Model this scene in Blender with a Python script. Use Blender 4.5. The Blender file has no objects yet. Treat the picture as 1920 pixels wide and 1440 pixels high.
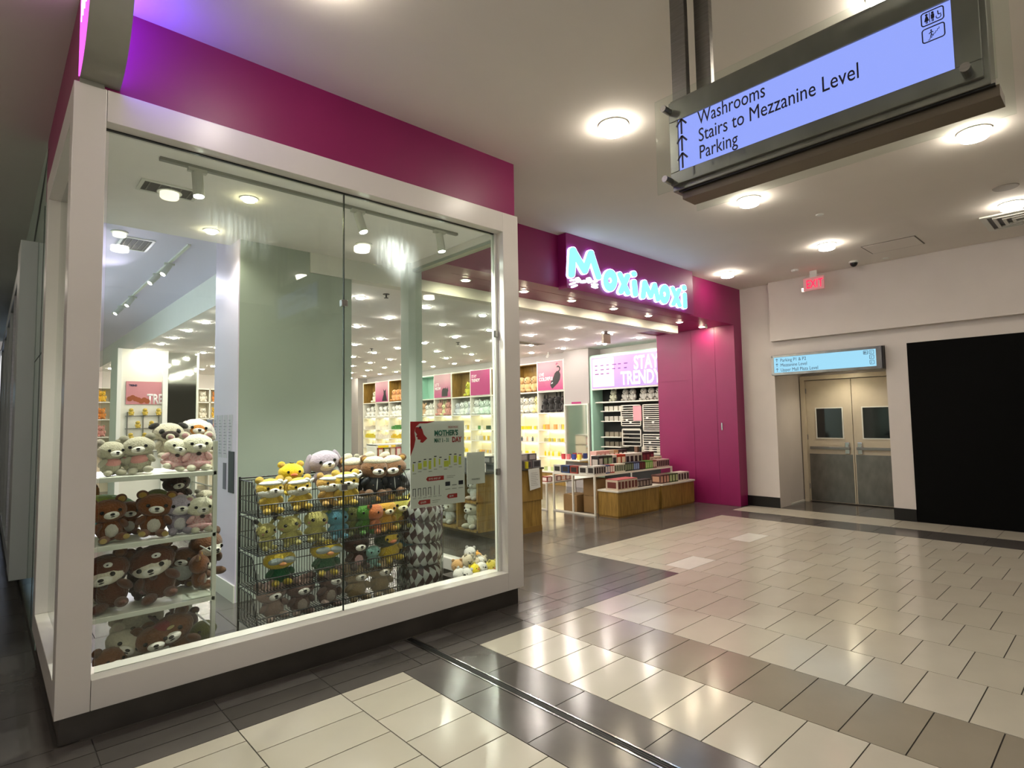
import bpy, bmesh, math, random
from mathutils import Vector, Matrix
random.seed(7)
SC = bpy.context.scene
COL = SC.collection
PI = math.pi

# ---------------- camera ----------------
cam_d = bpy.data.cameras.new('camera')
cam_d.sensor_width = 36.0
cam_d.lens = 1075.93 / 1920 * 36
cam_d.clip_start = 0.05
cam = bpy.data.objects.new('camera', cam_d)
COL.objects.link(cam)
CR = Vector((0.73702146, -0.6756578, -0.01690873))
CU = Vector((-0.02996515, -0.05765928, 0.99788652))
CF = Vector((0.67520475, 0.73495711, 0.06274231))
cam.matrix_world = Matrix(((CR.x, CU.x, -CF.x, 0), (CR.y, CU.y, -CF.y, 0), (CR.z, CU.z, -CF.z, 1.68), (0, 0, 0, 1)))
SC.camera = cam

# ---------------- world and exposure ----------------
w = bpy.data.worlds.new('world')
SC.world = w
w.use_nodes = True
w.node_tree.nodes['Background'].inputs[0].default_value = (0.72, 0.72, 0.74, 1)
w.node_tree.nodes['Background'].inputs[1].default_value = 0.95
vs = SC.view_settings
vs.view_transform = 'Standard'
vs.look = 'None'
vs.gamma = 1.0
vs.use_curve_mapping = False
vs.exposure = 0.72
MALL_LAMP = 36.0       # strength of the drum lamps of the mall ceiling
SHOP_LAMP = 210.0      # strength of the shop's round downlights
PORTAL_LAMP = 230.0
TRACK_LAMP = 90.0
SIGN_GLOW = 4.5        # shop name letters

# ---------------- colours and materials ----------------
def lin(c):
    if isinstance(c, str):
        c = c.lstrip('#'); c = tuple(int(c[i:i+2], 16) / 255 for i in (0, 2, 4))
    return tuple((v / 12.92 if v <= 0.04045 else ((v + 0.055) / 1.055) ** 2.4) for v in c) + (1.0,)

MATS = {}
def mat(name, col='#808080', rough=0.6, metal=0.0, emit=None, estr=1.0, var=0.0, vscale=8.0, bump=0.0, bscale=60.0,
        spec=0.5, coat=0.0, sheen=0.0, stretch=None, col2=None):
    if name in MATS: return MATS[name]
    m = bpy.data.materials.new(name); m.use_nodes = True
    nt = m.node_tree; b = nt.nodes['Principled BSDF']
    b.inputs['Base Color'].default_value = lin(col)
    b.inputs['Roughness'].default_value = rough
    b.inputs['Metallic'].default_value = metal
    b.inputs['Specular IOR Level'].default_value = spec
    b.inputs['Coat Weight'].default_value = coat
    b.inputs['Coat Roughness'].default_value = 0.08
    b.inputs['Sheen Weight'].default_value = sheen
    if emit:
        b.inputs['Emission Color'].default_value = lin(emit)
        b.inputs['Emission Strength'].default_value = estr
    if var or bump:
        tc = nt.nodes.new('ShaderNodeTexCoord')
        mp = nt.nodes.new('ShaderNodeMapping')
        nt.links.new(tc.outputs['Object'], mp.inputs[0])
        if stretch: mp.inputs['Scale'].default_value = stretch
    if var:
        n = nt.nodes.new('ShaderNodeTexNoise'); n.inputs['Scale'].default_value = vscale; n.inputs['Detail'].default_value = 4
        nt.links.new(mp.outputs[0], n.inputs[0])
        mx = nt.nodes.new('ShaderNodeMix'); mx.data_type = 'RGBA'
        a = lin(col)
        if col2: mx.inputs[6].default_value = a; mx.inputs[7].default_value = lin(col2)
        else:
            mx.inputs[6].default_value = tuple(v * (1 - var) for v in a[:3]) + (1,)
            mx.inputs[7].default_value = tuple(min(1, v * (1 + var)) for v in a[:3]) + (1,)
        rp = nt.nodes.new('ShaderNodeMapRange'); rp.inputs[1].default_value = 0.3; rp.inputs[2].default_value = 0.7
        nt.links.new(n.outputs[0], rp.inputs[0]); nt.links.new(rp.outputs[0], mx.inputs[0])
        nt.links.new(mx.outputs[2], b.inputs['Base Color'])
    if bump:
        n2 = nt.nodes.new('ShaderNodeTexNoise'); n2.inputs['Scale'].default_value = bscale; n2.inputs['Detail'].default_value = 3
        nt.links.new(mp.outputs[0], n2.inputs[0])
        bp = nt.nodes.new('ShaderNodeBump'); bp.inputs['Strength'].default_value = bump; bp.inputs['Distance'].default_value = 0.01
        nt.links.new(n2.outputs[0], bp.inputs['Height']); nt.links.new(bp.outputs[0], b.inputs['Normal'])
    MATS[name] = m
    return m

def glass_mat(name, tint=(0.93, 0.97, 0.94), refl=1.45, dust=0.0, smears=()):
    if name in MATS: return MATS[name]
    m = bpy.data.materials.new(name); m.use_nodes = True
    nt = m.node_tree; nt.nodes.clear()
    o = nt.nodes.new('ShaderNodeOutputMaterial')
    t = nt.nodes.new('ShaderNodeBsdfTransparent'); t.inputs[0].default_value = tint + (1,)
    g = nt.nodes.new('ShaderNodeBsdfGlossy'); g.inputs['Roughness'].default_value = 0.015
    f = nt.nodes.new('ShaderNodeFresnel')
    ge = nt.nodes.new('ShaderNodeNewGeometry'); io = nt.nodes.new('ShaderNodeMapRange')     # a pane reflects alike from both faces
    io.inputs[3].default_value = refl; io.inputs[4].default_value = 1 / refl
    nt.links.new(ge.outputs['Backfacing'], io.inputs[0]); nt.links.new(io.outputs[0], f.inputs[0])
    mx = nt.nodes.new('ShaderNodeMixShader')
    nt.links.new(f.outputs[0], mx.inputs[0]); nt.links.new(t.outputs[0], mx.inputs[1]); nt.links.new(g.outputs[0], mx.inputs[2])
    last = mx
    if dust:
        d = nt.nodes.new('ShaderNodeBsdfDiffuse'); d.inputs[0].default_value = (0.62, 0.68, 0.6, 1)
        tc = nt.nodes.new('ShaderNodeTexCoord'); mp = nt.nodes.new('ShaderNodeMapping')
        mp.inputs['Scale'].default_value = (5, 5, 0.8); mp.inputs['Rotation'].default_value = (0, 0.25, 0)
        n = nt.nodes.new('ShaderNodeTexNoise'); n.inputs['Scale'].default_value = 3.0; n.inputs['Detail'].default_value = 8
        r = nt.nodes.new('ShaderNodeMapRange'); r.inputs[1].default_value = 0.35; r.inputs[2].default_value = 0.8
        r.inputs[3].default_value = dust * 0.4; r.inputs[4].default_value = dust * 2.2
        nt.links.new(tc.outputs['Object'], mp.inputs[0]); nt.links.new(mp.outputs[0], n.inputs[0]); nt.links.new(n.outputs[0], r.inputs[0])
        m2 = nt.nodes.new('ShaderNodeMixShader')
        nt.links.new(r.outputs[0], m2.inputs[0]); nt.links.new(mx.outputs[0], m2.inputs[1]); nt.links.new(d.outputs[0], m2.inputs[2])
        last = m2
    for (sx_, sz_, sr_, amt, rot_) in smears:      # greasy wiped patches on the pane
        tc = nt.nodes.new('ShaderNodeTexCoord'); mp = nt.nodes.new('ShaderNodeMapping'); mp.inputs['Scale'].default_value = (26, 1, 2.2); mp.inputs['Rotation'].default_value = (0, rot_, 0)
        n = nt.nodes.new('ShaderNodeTexNoise'); n.inputs['Scale'].default_value = 1.4; n.inputs['Detail'].default_value = 9; n.inputs['Roughness'].default_value = 0.7
        nt.links.new(tc.outputs['Object'], mp.inputs[0]); nt.links.new(mp.outputs[0], n.inputs[0])
        ds = nt.nodes.new('ShaderNodeVectorMath'); ds.operation = 'DISTANCE'; ds.inputs[1].default_value = (sx_, 0, sz_)
        nt.links.new(tc.outputs['Object'], ds.inputs[0])
        fo = nt.nodes.new('ShaderNodeMapRange'); fo.interpolation_type = 'SMOOTHSTEP'; fo.inputs[1].default_value = 0; fo.inputs[2].default_value = sr_; fo.inputs[3].default_value = 1; fo.inputs[4].default_value = 0
        nt.links.new(ds.outputs['Value'], fo.inputs[0])
        st = nt.nodes.new('ShaderNodeMapRange'); st.inputs[1].default_value = 0.42; st.inputs[2].default_value = 0.75; st.inputs[3].default_value = amt * 0.3; st.inputs[4].default_value = amt * 1.6
        nt.links.new(n.outputs[0], st.inputs[0])
        mu = nt.nodes.new('ShaderNodeMath'); mu.operation = 'MULTIPLY'; nt.links.new(fo.outputs[0], mu.inputs[0]); nt.links.new(st.outputs[0], mu.inputs[1])
        d = nt.nodes.new('ShaderNodeBsdfTranslucent'); d.inputs[0].default_value = (0.85, 0.93, 0.93, 1)
        m3 = nt.nodes.new('ShaderNodeMixShader')
        nt.links.new(mu.outputs[0], m3.inputs[0]); nt.links.new(last.outputs[0], m3.inputs[1]); nt.links.new(d.outputs[0], m3.inputs[2])
        last = m3
    nt.links.new(last.outputs[0], o.inputs[0])
    MATS[name] = m
    return m

def emis(name, col, s):
    if name in MATS: return MATS[name]
    m = bpy.data.materials.new(name); m.use_nodes = True
    nt = m.node_tree; nt.nodes.clear()
    o = nt.nodes.new('ShaderNodeOutputMaterial'); e = nt.nodes.new('ShaderNodeEmission')
    e.inputs[0].default_value = lin(col); e.inputs[1].default_value = s
    nt.links.new(e.outputs[0], o.inputs[0]); MATS[name] = m
    return m

# ---------------- mesh helpers ----------------
class MB:
    """collects simple shapes in world coordinates and links them as one mesh object"""
    def __init__(s): s.v = []; s.f = []
    def add(s, vs, fs):
        o = len(s.v); s.v += [tuple(v) for v in vs]; s.f += [tuple(i + o for i in f) for f in fs]; return s
    def box(s, x0, x1, y0, y1, z0, z1):
        vs = [(x, y, z) for z in (z0, z1) for y in (y0, y1) for x in (x0, x1)]
        return s.add(vs, [(0, 2, 3, 1), (4, 5, 7, 6), (0, 1, 5, 4), (2, 6, 7, 3), (0, 4, 6, 2), (1, 3, 7, 5)])
    def tube(s, p, q, r, n=8, r2=None):
        p = Vector(p); q = Vector(q); d = (q - p).normalized()
        a = d.orthogonal().normalized(); b = d.cross(a); r2 = r if r2 is None else r2
        vs = []
        for c, rr in ((p, r), (q, r2)):
            for k in range(n):
                t = 2 * PI * k / n; vs.append(c + a * rr * math.cos(t) + b * rr * math.sin(t))
        fs = [(k, (k + 1) % n, n + (k + 1) % n, n + k) for k in range(n)] + [tuple(range(n))[::-1], tuple(range(n, 2 * n))]
        return s.add(vs, fs)
    def path(s, pts, r, n=6):
        for a, b in zip(pts, pts[1:]): s.tube(a, b, r, n)
        return s
    def prism(s, poly, fn, n0, n1):
        """poly of (u, v); fn(u, v, n) -> world"""
        k = len(poly)
        vs = [fn(u, v, n0) for u, v in poly] + [fn(u, v, n1) for u, v in poly]
        return s.add(vs, [tuple(range(k))[::-1], tuple(range(k, 2 * k))] + [(i, (i + 1) % k, k + (i + 1) % k, k + i) for i in range(k)])
    def lathe(s, c, prof, n=24, axis='z'):
        vs = []; fs = []
        for (r, h) in prof:
            for k in range(n):
                t = 2 * PI * k / n
                if axis == 'z': vs.append((c[0] + r * math.cos(t), c[1] + r * math.sin(t), c[2] + h))
                elif axis == 'x': vs.append((c[0] + h, c[1] + r * math.cos(t), c[2] + r * math.sin(t)))
                else: vs.append((c[0] + r * math.sin(t), c[1] + h, c[2] + r * math.cos(t)))
        m = len(prof)
        for j in range(m - 1):
            for k in range(n): fs.append((j * n + k, j * n + (k + 1) % n, (j + 1) * n + (k + 1) % n, (j + 1) * n + k))
        fs += [tuple(range(n))[::-1], tuple((m - 1) * n + k for k in range(n))]
        return s.add(vs, fs)
    def ell(s, c, r, n=16, m=10):
        vs = [(c[0], c[1], c[2] - r[2])]
        for j in range(1, m):
            t = PI * j / m
            for k in range(n):
                a = 2 * PI * k / n; vs.append((c[0] + r[0] * math.sin(t) * math.cos(a), c[1] + r[1] * math.sin(t) * math.sin(a), c[2] - r[2] * math.cos(t)))
        vs.append((c[0], c[1], c[2] + r[2])); L = len(vs) - 1
        fs = [(0, 1 + (k + 1) % n, 1 + k) for k in range(n)]
        for j in range(m - 2):
            for k in range(n):
                a = 1 + j * n + k; b = 1 + j * n + (k + 1) % n; fs.append((a, b, b + n, a + n))
        fs += [(1 + (m - 2) * n + k, 1 + (m - 2) * n + (k + 1) % n, L) for k in range(n)]
        return s.add(vs, fs)
    def mesh(s, name, off=(0, 0, 0), smooth=False, bevel=0.0):
        me = bpy.data.meshes.new(name)
        me.from_pydata([(a - off[0], b - off[1], c - off[2]) for a, b, c in s.v], [], s.f)
        bm = bmesh.new(); bm.from_mesh(me)
        if bevel:
            bmesh.ops.bevel(bm, geom=[e for e in bm.edges], offset=bevel, segments=2, affect='EDGES', profile=0.6)
        bmesh.ops.recalc_face_normals(bm, faces=bm.faces)
        bm.to_mesh(me); bm.free()
        if smooth:
            for p in me.polygons: p.use_smooth = True
        me.update(); return me
    def build(s, name, m, parent=None, loc=None, smooth=False, bevel=0.0):
        """mesh object; its origin is loc in the world (default: the middle of its base)"""
        if loc is None:
            xs = [v[0] for v in s.v]; ys = [v[1] for v in s.v]; zs = [v[2] for v in s.v]
            loc = ((min(xs) + max(xs)) / 2, (min(ys) + max(ys)) / 2, min(zs))
        me = s.mesh(name, loc, smooth, bevel); me.materials.append(m)
        o = bpy.data.objects.new(name, me); COL.objects.link(o)
        place(o, loc, parent)
        return o

ORDW = ('first', 'second', 'third', 'fourth', 'fifth', 'sixth', 'seventh', 'eighth', 'ninth', 'tenth', 'eleventh', 'twelfth', 'thirteenth', 'fourteenth', 'fifteenth', 'sixteenth')
ORDC = {}
def nth(group, way):
    k = ORDC.get(group, 0); ORDC[group] = k + 1
    return ', %s from the %s' % (ORDW[min(k, 15)], way)
WLOC = {}
def place(o, loc, parent=None):
    WLOC[o.name] = Vector(loc)
    if parent is not None:
        o.parent = parent; o.location = Vector(loc) - WLOC[parent.name]
    else: o.location = loc

def tag(o, label=None, cat=None, group=None, kind=None):
    if label:
        w_ = label.split()
        while len(w_) > 16 and 'the' in w_: w_.remove('the')
        o['label'] = ' '.join(w_)
    if cat: o['category'] = cat
    if group: o['group'] = group
    if kind: o['kind'] = kind
    return o
def thing(name, loc, label, cat, group=None, rz=0.0):
    o = bpy.data.objects.new(name, None); COL.objects.link(o); o.empty_display_size = 0.05
    place(o, loc); o.rotation_euler = (0, 0, rz)
    return tag(o, label, cat, group)
def copy_tree(src, loc, rz=None, label=None, group=None):
    r = src.copy(); COL.objects.link(r); r.location = loc; WLOC[r.name] = Vector(loc)
    if rz is not None: r.rotation_euler = (0, 0, rz)
    if label: r['label'] = label
    if group: r['group'] = group
    for ch in list(src.children):
        c = ch.copy(); COL.objects.link(c); c.parent = r
        for g in list(ch.children):
            d = g.copy(); COL.objects.link(d); d.parent = c
    return r
def box(name, x0, x1, y0, y1, z0, z1, m, parent=None, bevel=0.0):
    return MB().box(x0, x1, y0, y1, z0, z1).build(name, m, parent, bevel=bevel)
def spot_lamp(loc, d, watts, col=(1, 0.96, 0.88), size=1.5, r=0.03):
    l = bpy.data.lights.new('spot', 'SPOT'); l.energy = watts; l.color = col; l.spot_size = size; l.spot_blend = 0.7; l.shadow_soft_size = r
    o = bpy.data.objects.new('spot', l); COL.objects.link(o); o.location = loc
    o.rotation_euler = Vector(d).to_track_quat('-Z', 'Y').to_euler()
    return o
def struct(name, x0, x1, y0, y1, z0, z1, m, parent=None, bevel=0.0):
    o = box(name, x0, x1, y0, y1, z0, z1, m, parent, bevel)
    if parent is None: o['kind'] = 'structure'
    return o
def front(bx, by, bz):            # plane facing -Y: u to +X, v up, n towards the viewer
    return lambda u, v, n: (bx + u, by - n, bz + v)
def side(bx, by, bz):             # plane facing -X: u to -Y, v up
    return lambda u, v, n: (bx - n, by - u, bz + v)
def rect(u0, u1, v0, v1): return [(u0, v0), (u1, v0), (u1, v1), (u0, v1)]
def rrect(u0, u1, v0, v1, r, n=5):
    o = []
    for cx, cy, a in ((u1 - r, v0 + r, -90), (u1 - r, v1 - r, 0), (u0 + r, v1 - r, 90), (u0 + r, v0 + r, 180)):
        for k in range(n + 1):
            t = math.radians(a + 90 * k / n); o.append((cx + r * math.cos(t), cy + r * math.sin(t)))
    return o
def circ(cu, cv, ru, rv=None, n=20): return [(cu + ru * math.cos(2 * PI * k / n), cv + (rv or ru) * math.sin(2 * PI * k / n)) for k in range(n)]
def stroke(u0, v0, u1, v1, r):
    d = math.hypot(u1 - u0, v1 - v0) or 1; a, b = -(v1 - v0) / d * r, (u1 - u0) / d * r
    return [(u0 + a, v0 + b), (u0 - a, v0 - b), (u1 - a, v1 - b), (u1 + a, v1 + b)]

def text(name, body, size, fn, u, v, m, parent, sx=1.0, depth=0.002, n=0.001, align='LEFT', bold=0.0):
    """flat raised lettering as a mesh; (u, v) is the left end of the base line on plane fn"""
    cu = bpy.data.curves.new(name, 'FONT'); cu.body = body; cu.size = size; cu.extrude = 0.0; cu.align_x = align
    cu.resolution_u = 3; cu.offset = bold
    t = bpy.data.objects.new('t', cu); COL.objects.link(t)
    dg = bpy.context.evaluated_depsgraph_get(); dg.update()
    me0 = bpy.data.meshes.new_from_object(t.evaluated_get(dg))
    bm = bmesh.new(); bm.from_mesh(me0)
    r = bmesh.ops.extrude_face_region(bm, geom=bm.faces[:])
    for e in r['geom']:
        if isinstance(e, bmesh.types.BMVert): e.co.z += depth
    base = Vector(fn(u, v, n))
    for q in bm.verts:
        q.co = Vector(fn(u + q.co.x * sx, v + q.co.y, n + q.co.z)) - base
    bmesh.ops.recalc_face_normals(bm, faces=bm.faces)
    me = bpy.data.meshes.new(name); bm.to_mesh(me); bm.free()
    bpy.data.objects.remove(t); bpy.data.meshes.remove(me0); bpy.data.curves.remove(cu)
    me.materials.append(m)
    o = bpy.data.objects.new(name, me); COL.objects.link(o); place(o, base, parent)
    return o

# ---------------- shared materials ----------------
M = {}
M['wall'] = mat('wall_paint', '#cdc5bf', 0.7, var=0.03, vscale=2, bump=0.05, bscale=200)
M['ceil'] = mat('ceiling_paint', '#e2dcd4', 0.85, var=0.02, vscale=1.5)
M['shop_ceil'] = mat('shop_ceiling_paint', '#f6f1ef', 0.8, var=0.02)
M['pink'] = mat('pink_paint', '#871353', 0.42, var=0.05, vscale=3, bump=0.03, bscale=150)
M['white'] = mat('white_laminate', '#d9d4ce', 0.28, var=0.02, vscale=3)
M['whitem'] = mat('white_metal', '#dcdcd4', 0.4)
M['tile_l'] = mat('tile_light', '#b9b2a3', 0.16, var=0.05, vscale=1.7, bump=0.015, bscale=25)
M['tile_l2'] = mat('tile_light_warm', '#b5ad9f', 0.17, var=0.05, vscale=2.1, bump=0.015, bscale=25)
M['tile_l3'] = mat('tile_light_grey', '#bcb5a7', 0.15, var=0.05, vscale=1.9, bump=0.015, bscale=25)
M['tile_t'] = mat('tile_taupe', '#8b8272', 0.17, var=0.06, vscale=2.1, bump=0.015, bscale=25)
M['tile_w'] = mat('tile_white', '#d6d4cb', 0.2, var=0.03)
M['tile_d'] = mat('tile_dark', '#54504d', 0.17, var=0.12, vscale=2.5, bump=0.02, bscale=30)
M['tile_d2'] = mat('tile_dark_brown', '#4a4643', 0.19, var=0.12, vscale=2.5, bump=0.02, bscale=30)
M['grout'] = mat('grout', '#383430', 0.9)
M['steel'] = mat('brushed_steel', '#8c8a86', 0.32, metal=1.0, var=0.12, vscale=6, stretch=(1, 1, 18))
M['steel_h'] = mat('steel_horizontal', '#82807c', 0.3, metal=1.0, var=0.15, vscale=4, stretch=(30, 2, 1))
M['steel_d'] = mat('kick_steel', '#5b5650', 0.38, metal=0.6, var=0.2, vscale=3)
M['chrome'] = mat('chrome', '#c8c8c8', 0.15, metal=1.0)
M['black'] = mat('black_paint', '#060606', 0.8, spec=0.1)
M['blackm'] = mat('black_metal', '#0c0c0c', 0.4)
M['ink'] = mat('sign_ink', '#16142a', 0.5)
M['base'] = mat('base_black', '#0b0a0a', 0.35)
M['wood'] = mat('oak_laminate', '#a8853f', 0.45, var=0.22, vscale=5, stretch=(6, 6, 0.7), col2='#7d6029')
M['mint'] = mat('mint_laminate', '#9fc9b6', 0.5)
M['glass'] = glass_mat('window_glass', (0.93, 0.965, 0.935), 1.45, dust=0.0025)
M['glass2'] = glass_mat('clear_glass', (0.95, 0.98, 0.96), 1.45)
M['paper'] = mat('paper_white', '#dcdcd8', 0.7)
M['greenwall'] = mat('pale_green_grey_panel', '#a7b1a7', 0.22, var=0.05, vscale=0.8)
M['gpanel'] = mat('green_grey_glass_panel', '#a9c2b4', 0.12, var=0.05)
M['warm_lamp'] = emis('lamp_warm', '#fff3e2', MALL_LAMP)
M['shop_lamp'] = emis('lamp_shop', '#fff6ea', SHOP_LAMP)
M['portal_lamp'] = emis('lamp_portal', '#fff0cf', PORTAL_LAMP)
M['track_lamp'] = emis('lamp_track', '#f6ffef', TRACK_LAMP)

# ================= STRUCTURE =================
# ---- floor: grout slab with every tile standing just proud of it
flo = struct('floor', -5, 12.6, -4, 24, -0.12, -0.003, M['grout'])
G = 0.0032
cols = [-3.0, -2.54, -1.93, -1.33, -0.73, -0.128, 0.475, 1.078, 1.681, 2.127]
tiles = []      # x0,x1,y0,y1,mat
YL, YS = 3.448, 4.915
def column(x0, x1, ph, y1, ylo, m):
    k = math.floor((ylo - ph) / 0.3045); y = ph + k * 0.3045
    while y < y1 - 0.01:
        a, b = max(y, ylo), min(y + 0.3045, y1)
        if b - a > 0.02: tiles.append((x0, x1, a, b, m))
        y += 0.3045
def pick():
    return random.choice(['tile_l', 'tile_l', 'tile_l2', 'tile_l3'])
for i in range(len(cols) - 1):
    ph = 3.308 if (len(cols) - 2 - i) % 2 == 0 else 3.156
    column(cols[i], cols[i + 1], ph, YL, -3.9, None)
X2 = [2.787, 3.388, 3.985, 4.585, 5.180, 5.775, 6.372, 6.969, 7.566, 8.163, 8.76, 9.33]
for i in range(len(X2) - 1):
    ph = 3.308 if i % 2 == 1 else 3.156
    m = 'taupe' if i == 1 else None
    column(X2[i], X2[i + 1], ph, YL, -3.9, m)
    if X2[i + 1] > 5.569: column(max(X2[i], 5.569), X2[i + 1], 3.448 if i % 2 else 3.60, YS, YL, m)
y = 5.04
k = 0
while y > -3.9:
    tiles.append((9.97, 10.68, max(y - 0.61, -3.9), y, None)); y -= 0.61
# dark tiles
def dark(x0, x1, y0, y1, px=0.597, py=0.305, x_off=2.787, bond=True):
    j = 0; y = y0
    while y < y1 - 0.005:
        yb = min(y + py, y1)
        off = x_off + (px / 2 if (bond and j % 2) else 0)
        x = off + math.floor((x0 - off) / px) * px
        while x < x1 - 0.005:
            a, b = max(x, x0), min(x + px, x1)
            if b - a > 0.02: tiles.append((a, b, y, yb, 'dark'))
            x += px
        y = yb; j += 1
def darkcol(x0, x1, ph, y1, ylo, p=0.617):
    y = ph + math.floor((ylo - ph) / p) * p
    while y < y1 - 0.01:
        a, b = max(y, ylo), min(y + p, y1)
        if b - a > 0.02: tiles.append((x0, x1, a, b, 'dark'))
        y += p
darkcol(2.127, 2.435, 2.865, YL, -3.9)
darkcol(2.512, 2.787, 2.412, YL, -3.9)
darkcol(9.33, 9.97, 0.2, YL, -3.9)
dark(9.33, 9.97, YL, 5.04, py=0.5)
for ya, yb in ((3.448, 3.59), (3.59, 3.755), (3.755, 3.93)):
    dark(-3.0, 2.435, ya, yb, px=0.603, x_off=0.475, py=0.3, bond=False)
    dark(2.512, 5.569, ya, yb, py=0.3, bond=False)
dark(3.70, 5.569, 3.93, YS, py=0.597)
dark(3.70, 9.33, YS, 6.8, py=0.597)
dark(9.33, 10.4, 5.04, 6.8, py=0.597)
dark(0.42, 3.70, 3.93, 6.8, py=0.597)
dark(-3.0, 0.32, 3.93, 22, py=0.61)
dark(0.42, 10.8, 6.8, 21.5, py=0.597)
dark(10.68, 12.0, -3.9, 5.04, py=0.6, x_off=10.68)
def vis(t):
    c = Vector(((t[0] + t[1]) / 2, (t[2] + t[3]) / 2, -1.68 + 0.0))
    z = c.dot(CF)
    if z < 0.4: return 1e9
    u = c.dot(CR) / z * 1075.9; v = c.dot(CU) / z * 1075.9
    if abs(u) > 990 or v < -760: return 1e8 + z
    if t[1] < 3.7 and t[0] > 0.3 and t[2] > 3.9: return 1e6 + z
    return z
tiles.sort(key=vis)
TM = {}
stuff_l, stuff_d = MB(), MB()
def tile_mat(t):
    if t[4] == 'dark': return random.choice([M['tile_d'], M['tile_d2']])
    if t[4] == 'taupe': return M['tile_t']
    cx, cy = (t[0] + t[1]) / 2, (t[2] + t[3]) / 2
    for wx, wy in ((6.042, 3.732), (7.848, 3.644)):
        if t[0] < wx < t[1] and t[2] < wy < t[3]: return M['tile_w']
    for wx, wy in ((6.91, 3.61), (8.36, 3.9), (8.9, 3.63)):
        if t[0] < wx < t[1] and t[2] < wy < t[3]: return M['tile_l3']
    return M[pick()]
for i, t in enumerate(tiles):
    x0, x1, y0, y1 = t[0] + G, t[1] - G, t[2] + G, t[3] - G
    if i < 298:
        dx, dy = round(x1 - x0, 3), round(y1 - y0, 3)
        key = (dx, dy)
        if key not in TM:
            TM[key] = MB().box(-dx / 2, dx / 2, -dy / 2, dy / 2, 0, 0.006).mesh('tile')
            TM[key].materials.append(M['tile_l'])
        o = bpy.data.objects.new('tile', TM[key]); COL.objects.link(o)
        o.material_slots[0].link = 'OBJECT'; o.material_slots[0].material = tile_mat(t)
        place(o, ((x0 + x1) / 2, (y0 + y1) / 2, -0.0055 + random.uniform(0, 0.0006)), flo)
    else:
        (stuff_d if t[4] == 'dark' else stuff_l).box(x0, x1, y0, y1, -0.0055, 0.0005)
a = stuff_l.build('tile_field', M['tile_l'], flo); a['kind'] = 'stuff'
a = stuff_d.build('tile_field', M['tile_d'], flo); a['kind'] = 'stuff'; a['label'] = 'dark tiles further off'
# metal expansion joint across the dark band
ej = struct('trim_1', 2.449, 2.498, -3.9, 3.93, -0.02, -0.001, mat('rubber_black', '#0a0a0a', 0.5))
for xx in (2.437, 2.4985): box('rail', xx, xx + 0.011, -3.9, 3.93, -0.01, 0.003, M['chrome'], ej)
for xx in (2.464, 2.480): box('rib', xx, xx + 0.005, -3.9, 3.93, -0.01, 0.001, M['blackm'], ej)

# ---- mall ceiling and outer walls
struct('ceiling', -5, 12.6, -4, 5.12, 4.13, 4.3, M['ceil'])
struct('ceiling', -5, 0.33, 5.12, 24, 4.13, 4.3, M['ceil'])
struct('wall_unseen_dark', 0.5, 12.6, -4.2, -4, 0, 4.3, mat('unseen_wall_grey', '#5a5854', 0.7))  # unseen wall, put in dark so the window glass reflects less
struct('wall_corridor', -3.3, -3.1, -4, 24, 0, 4.3, M['wall'])
struct('wall_corridor_end', -3.1, 0.3, 23.8, 24, 0, 4.3, mat('dark_hall', '#1b1c1d', 0.6))

# ---- pink fascia above the window box
pk = M['pink']
struct('wall_fascia', 0.33, 3.67, 3.92, 4.02, 3.6, 4.13, pk)
struct('wall_fascia_side', 0.33, 0.43, 4.02, 6.2, 3.6, 4.13, pk)
struct('wall_fascia_return', 3.57, 3.67, 4.02, 5.1, 3.6, 4.13, pk)
# ---- shop fascia, soffit, jamb
fa = struct('wall_shop_front', 3.67, 10.42, 5.1, 5.3, 3.42, 4.13, pk)
struct('wall_portal', 10.42, 10.8, 5.1, 6.8, 0, 4.13, pk)
for xx in (5.5, 6.0): box('panel_joint', 10.417, 10.4205, xx, xx + 0.006, 0.02, 3.42, mat('pink_joint', '#7c0f49', 0.6), bpy.data.objects['wall_portal'])
box('panel_joint', 10.417, 10.4205, 6.0, 6.8, 2.42, 2.426, MATS['pink_joint'], bpy.data.objects['wall_portal'])
box('latch', 10.409, 10.42, 5.40, 5.42, 1.42, 1.56, M['chrome'], bpy.data.objects['wall_portal'])
sf = struct('ceiling_portal', 3.67, 10.42, 5.3, 5.85, 3.42, 3.52, pk)
struct('ceiling_portal_end', 9.7, 10.42, 5.85, 6.8, 3.42, 3.52, pk)
struct('trim_2', 2.5, 9.7, 5.85, 6.0, 3.28, 3.52, M['whitem'])
for x0, x1 in ((4.0, 9.6),): box('soffit_joint', x0, x1, 5.38, 5.386, 3.4185, 3.4205, MATS['pink_joint'], sf)
# ---- shop ceilings and walls
struct('ceiling_shop', 2.5, 9.7, 6.0, 21.6, 3.4, 3.52, M['shop_ceil'])
struct('ceiling_shop_side', 9.7, 11.4, 6.8, 21.6, 3.4, 3.52, M['shop_ceil'])
struct('ceiling_shop_high', 0.4, 2.4, 6.1, 21.6, 3.86, 3.96, mat('ceiling_lilac_light', '#e4daf2', 0.8))  # lavender cast of the light is painted into this ceiling's colour
struct('wall_bulkhead', 2.4, 2.5, 6.0, 21.6, 3.4, 3.96, M['shop_ceil'])
struct('ceiling_display', 0.43, 3.57, 4.1, 6.1, 3.5, 3.58, M['shop_ceil'])
struct('wall_display_step', 0.43, 2.4, 6.1, 6.14, 3.5, 3.96, M['shop_ceil'])
struct('wall_shop_rear', 0.3, 11.4, 21.5, 21.6, 0, 3.96, M['wall'])
struct('wall_shop_side', 11.25, 11.4, 6.8, 21.5, 0, 3.52, M['wall'])
struct('wall_shop_near', 10.8, 11.25, 6.8, 6.86, 0, 3.52, M['wall'])
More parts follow.
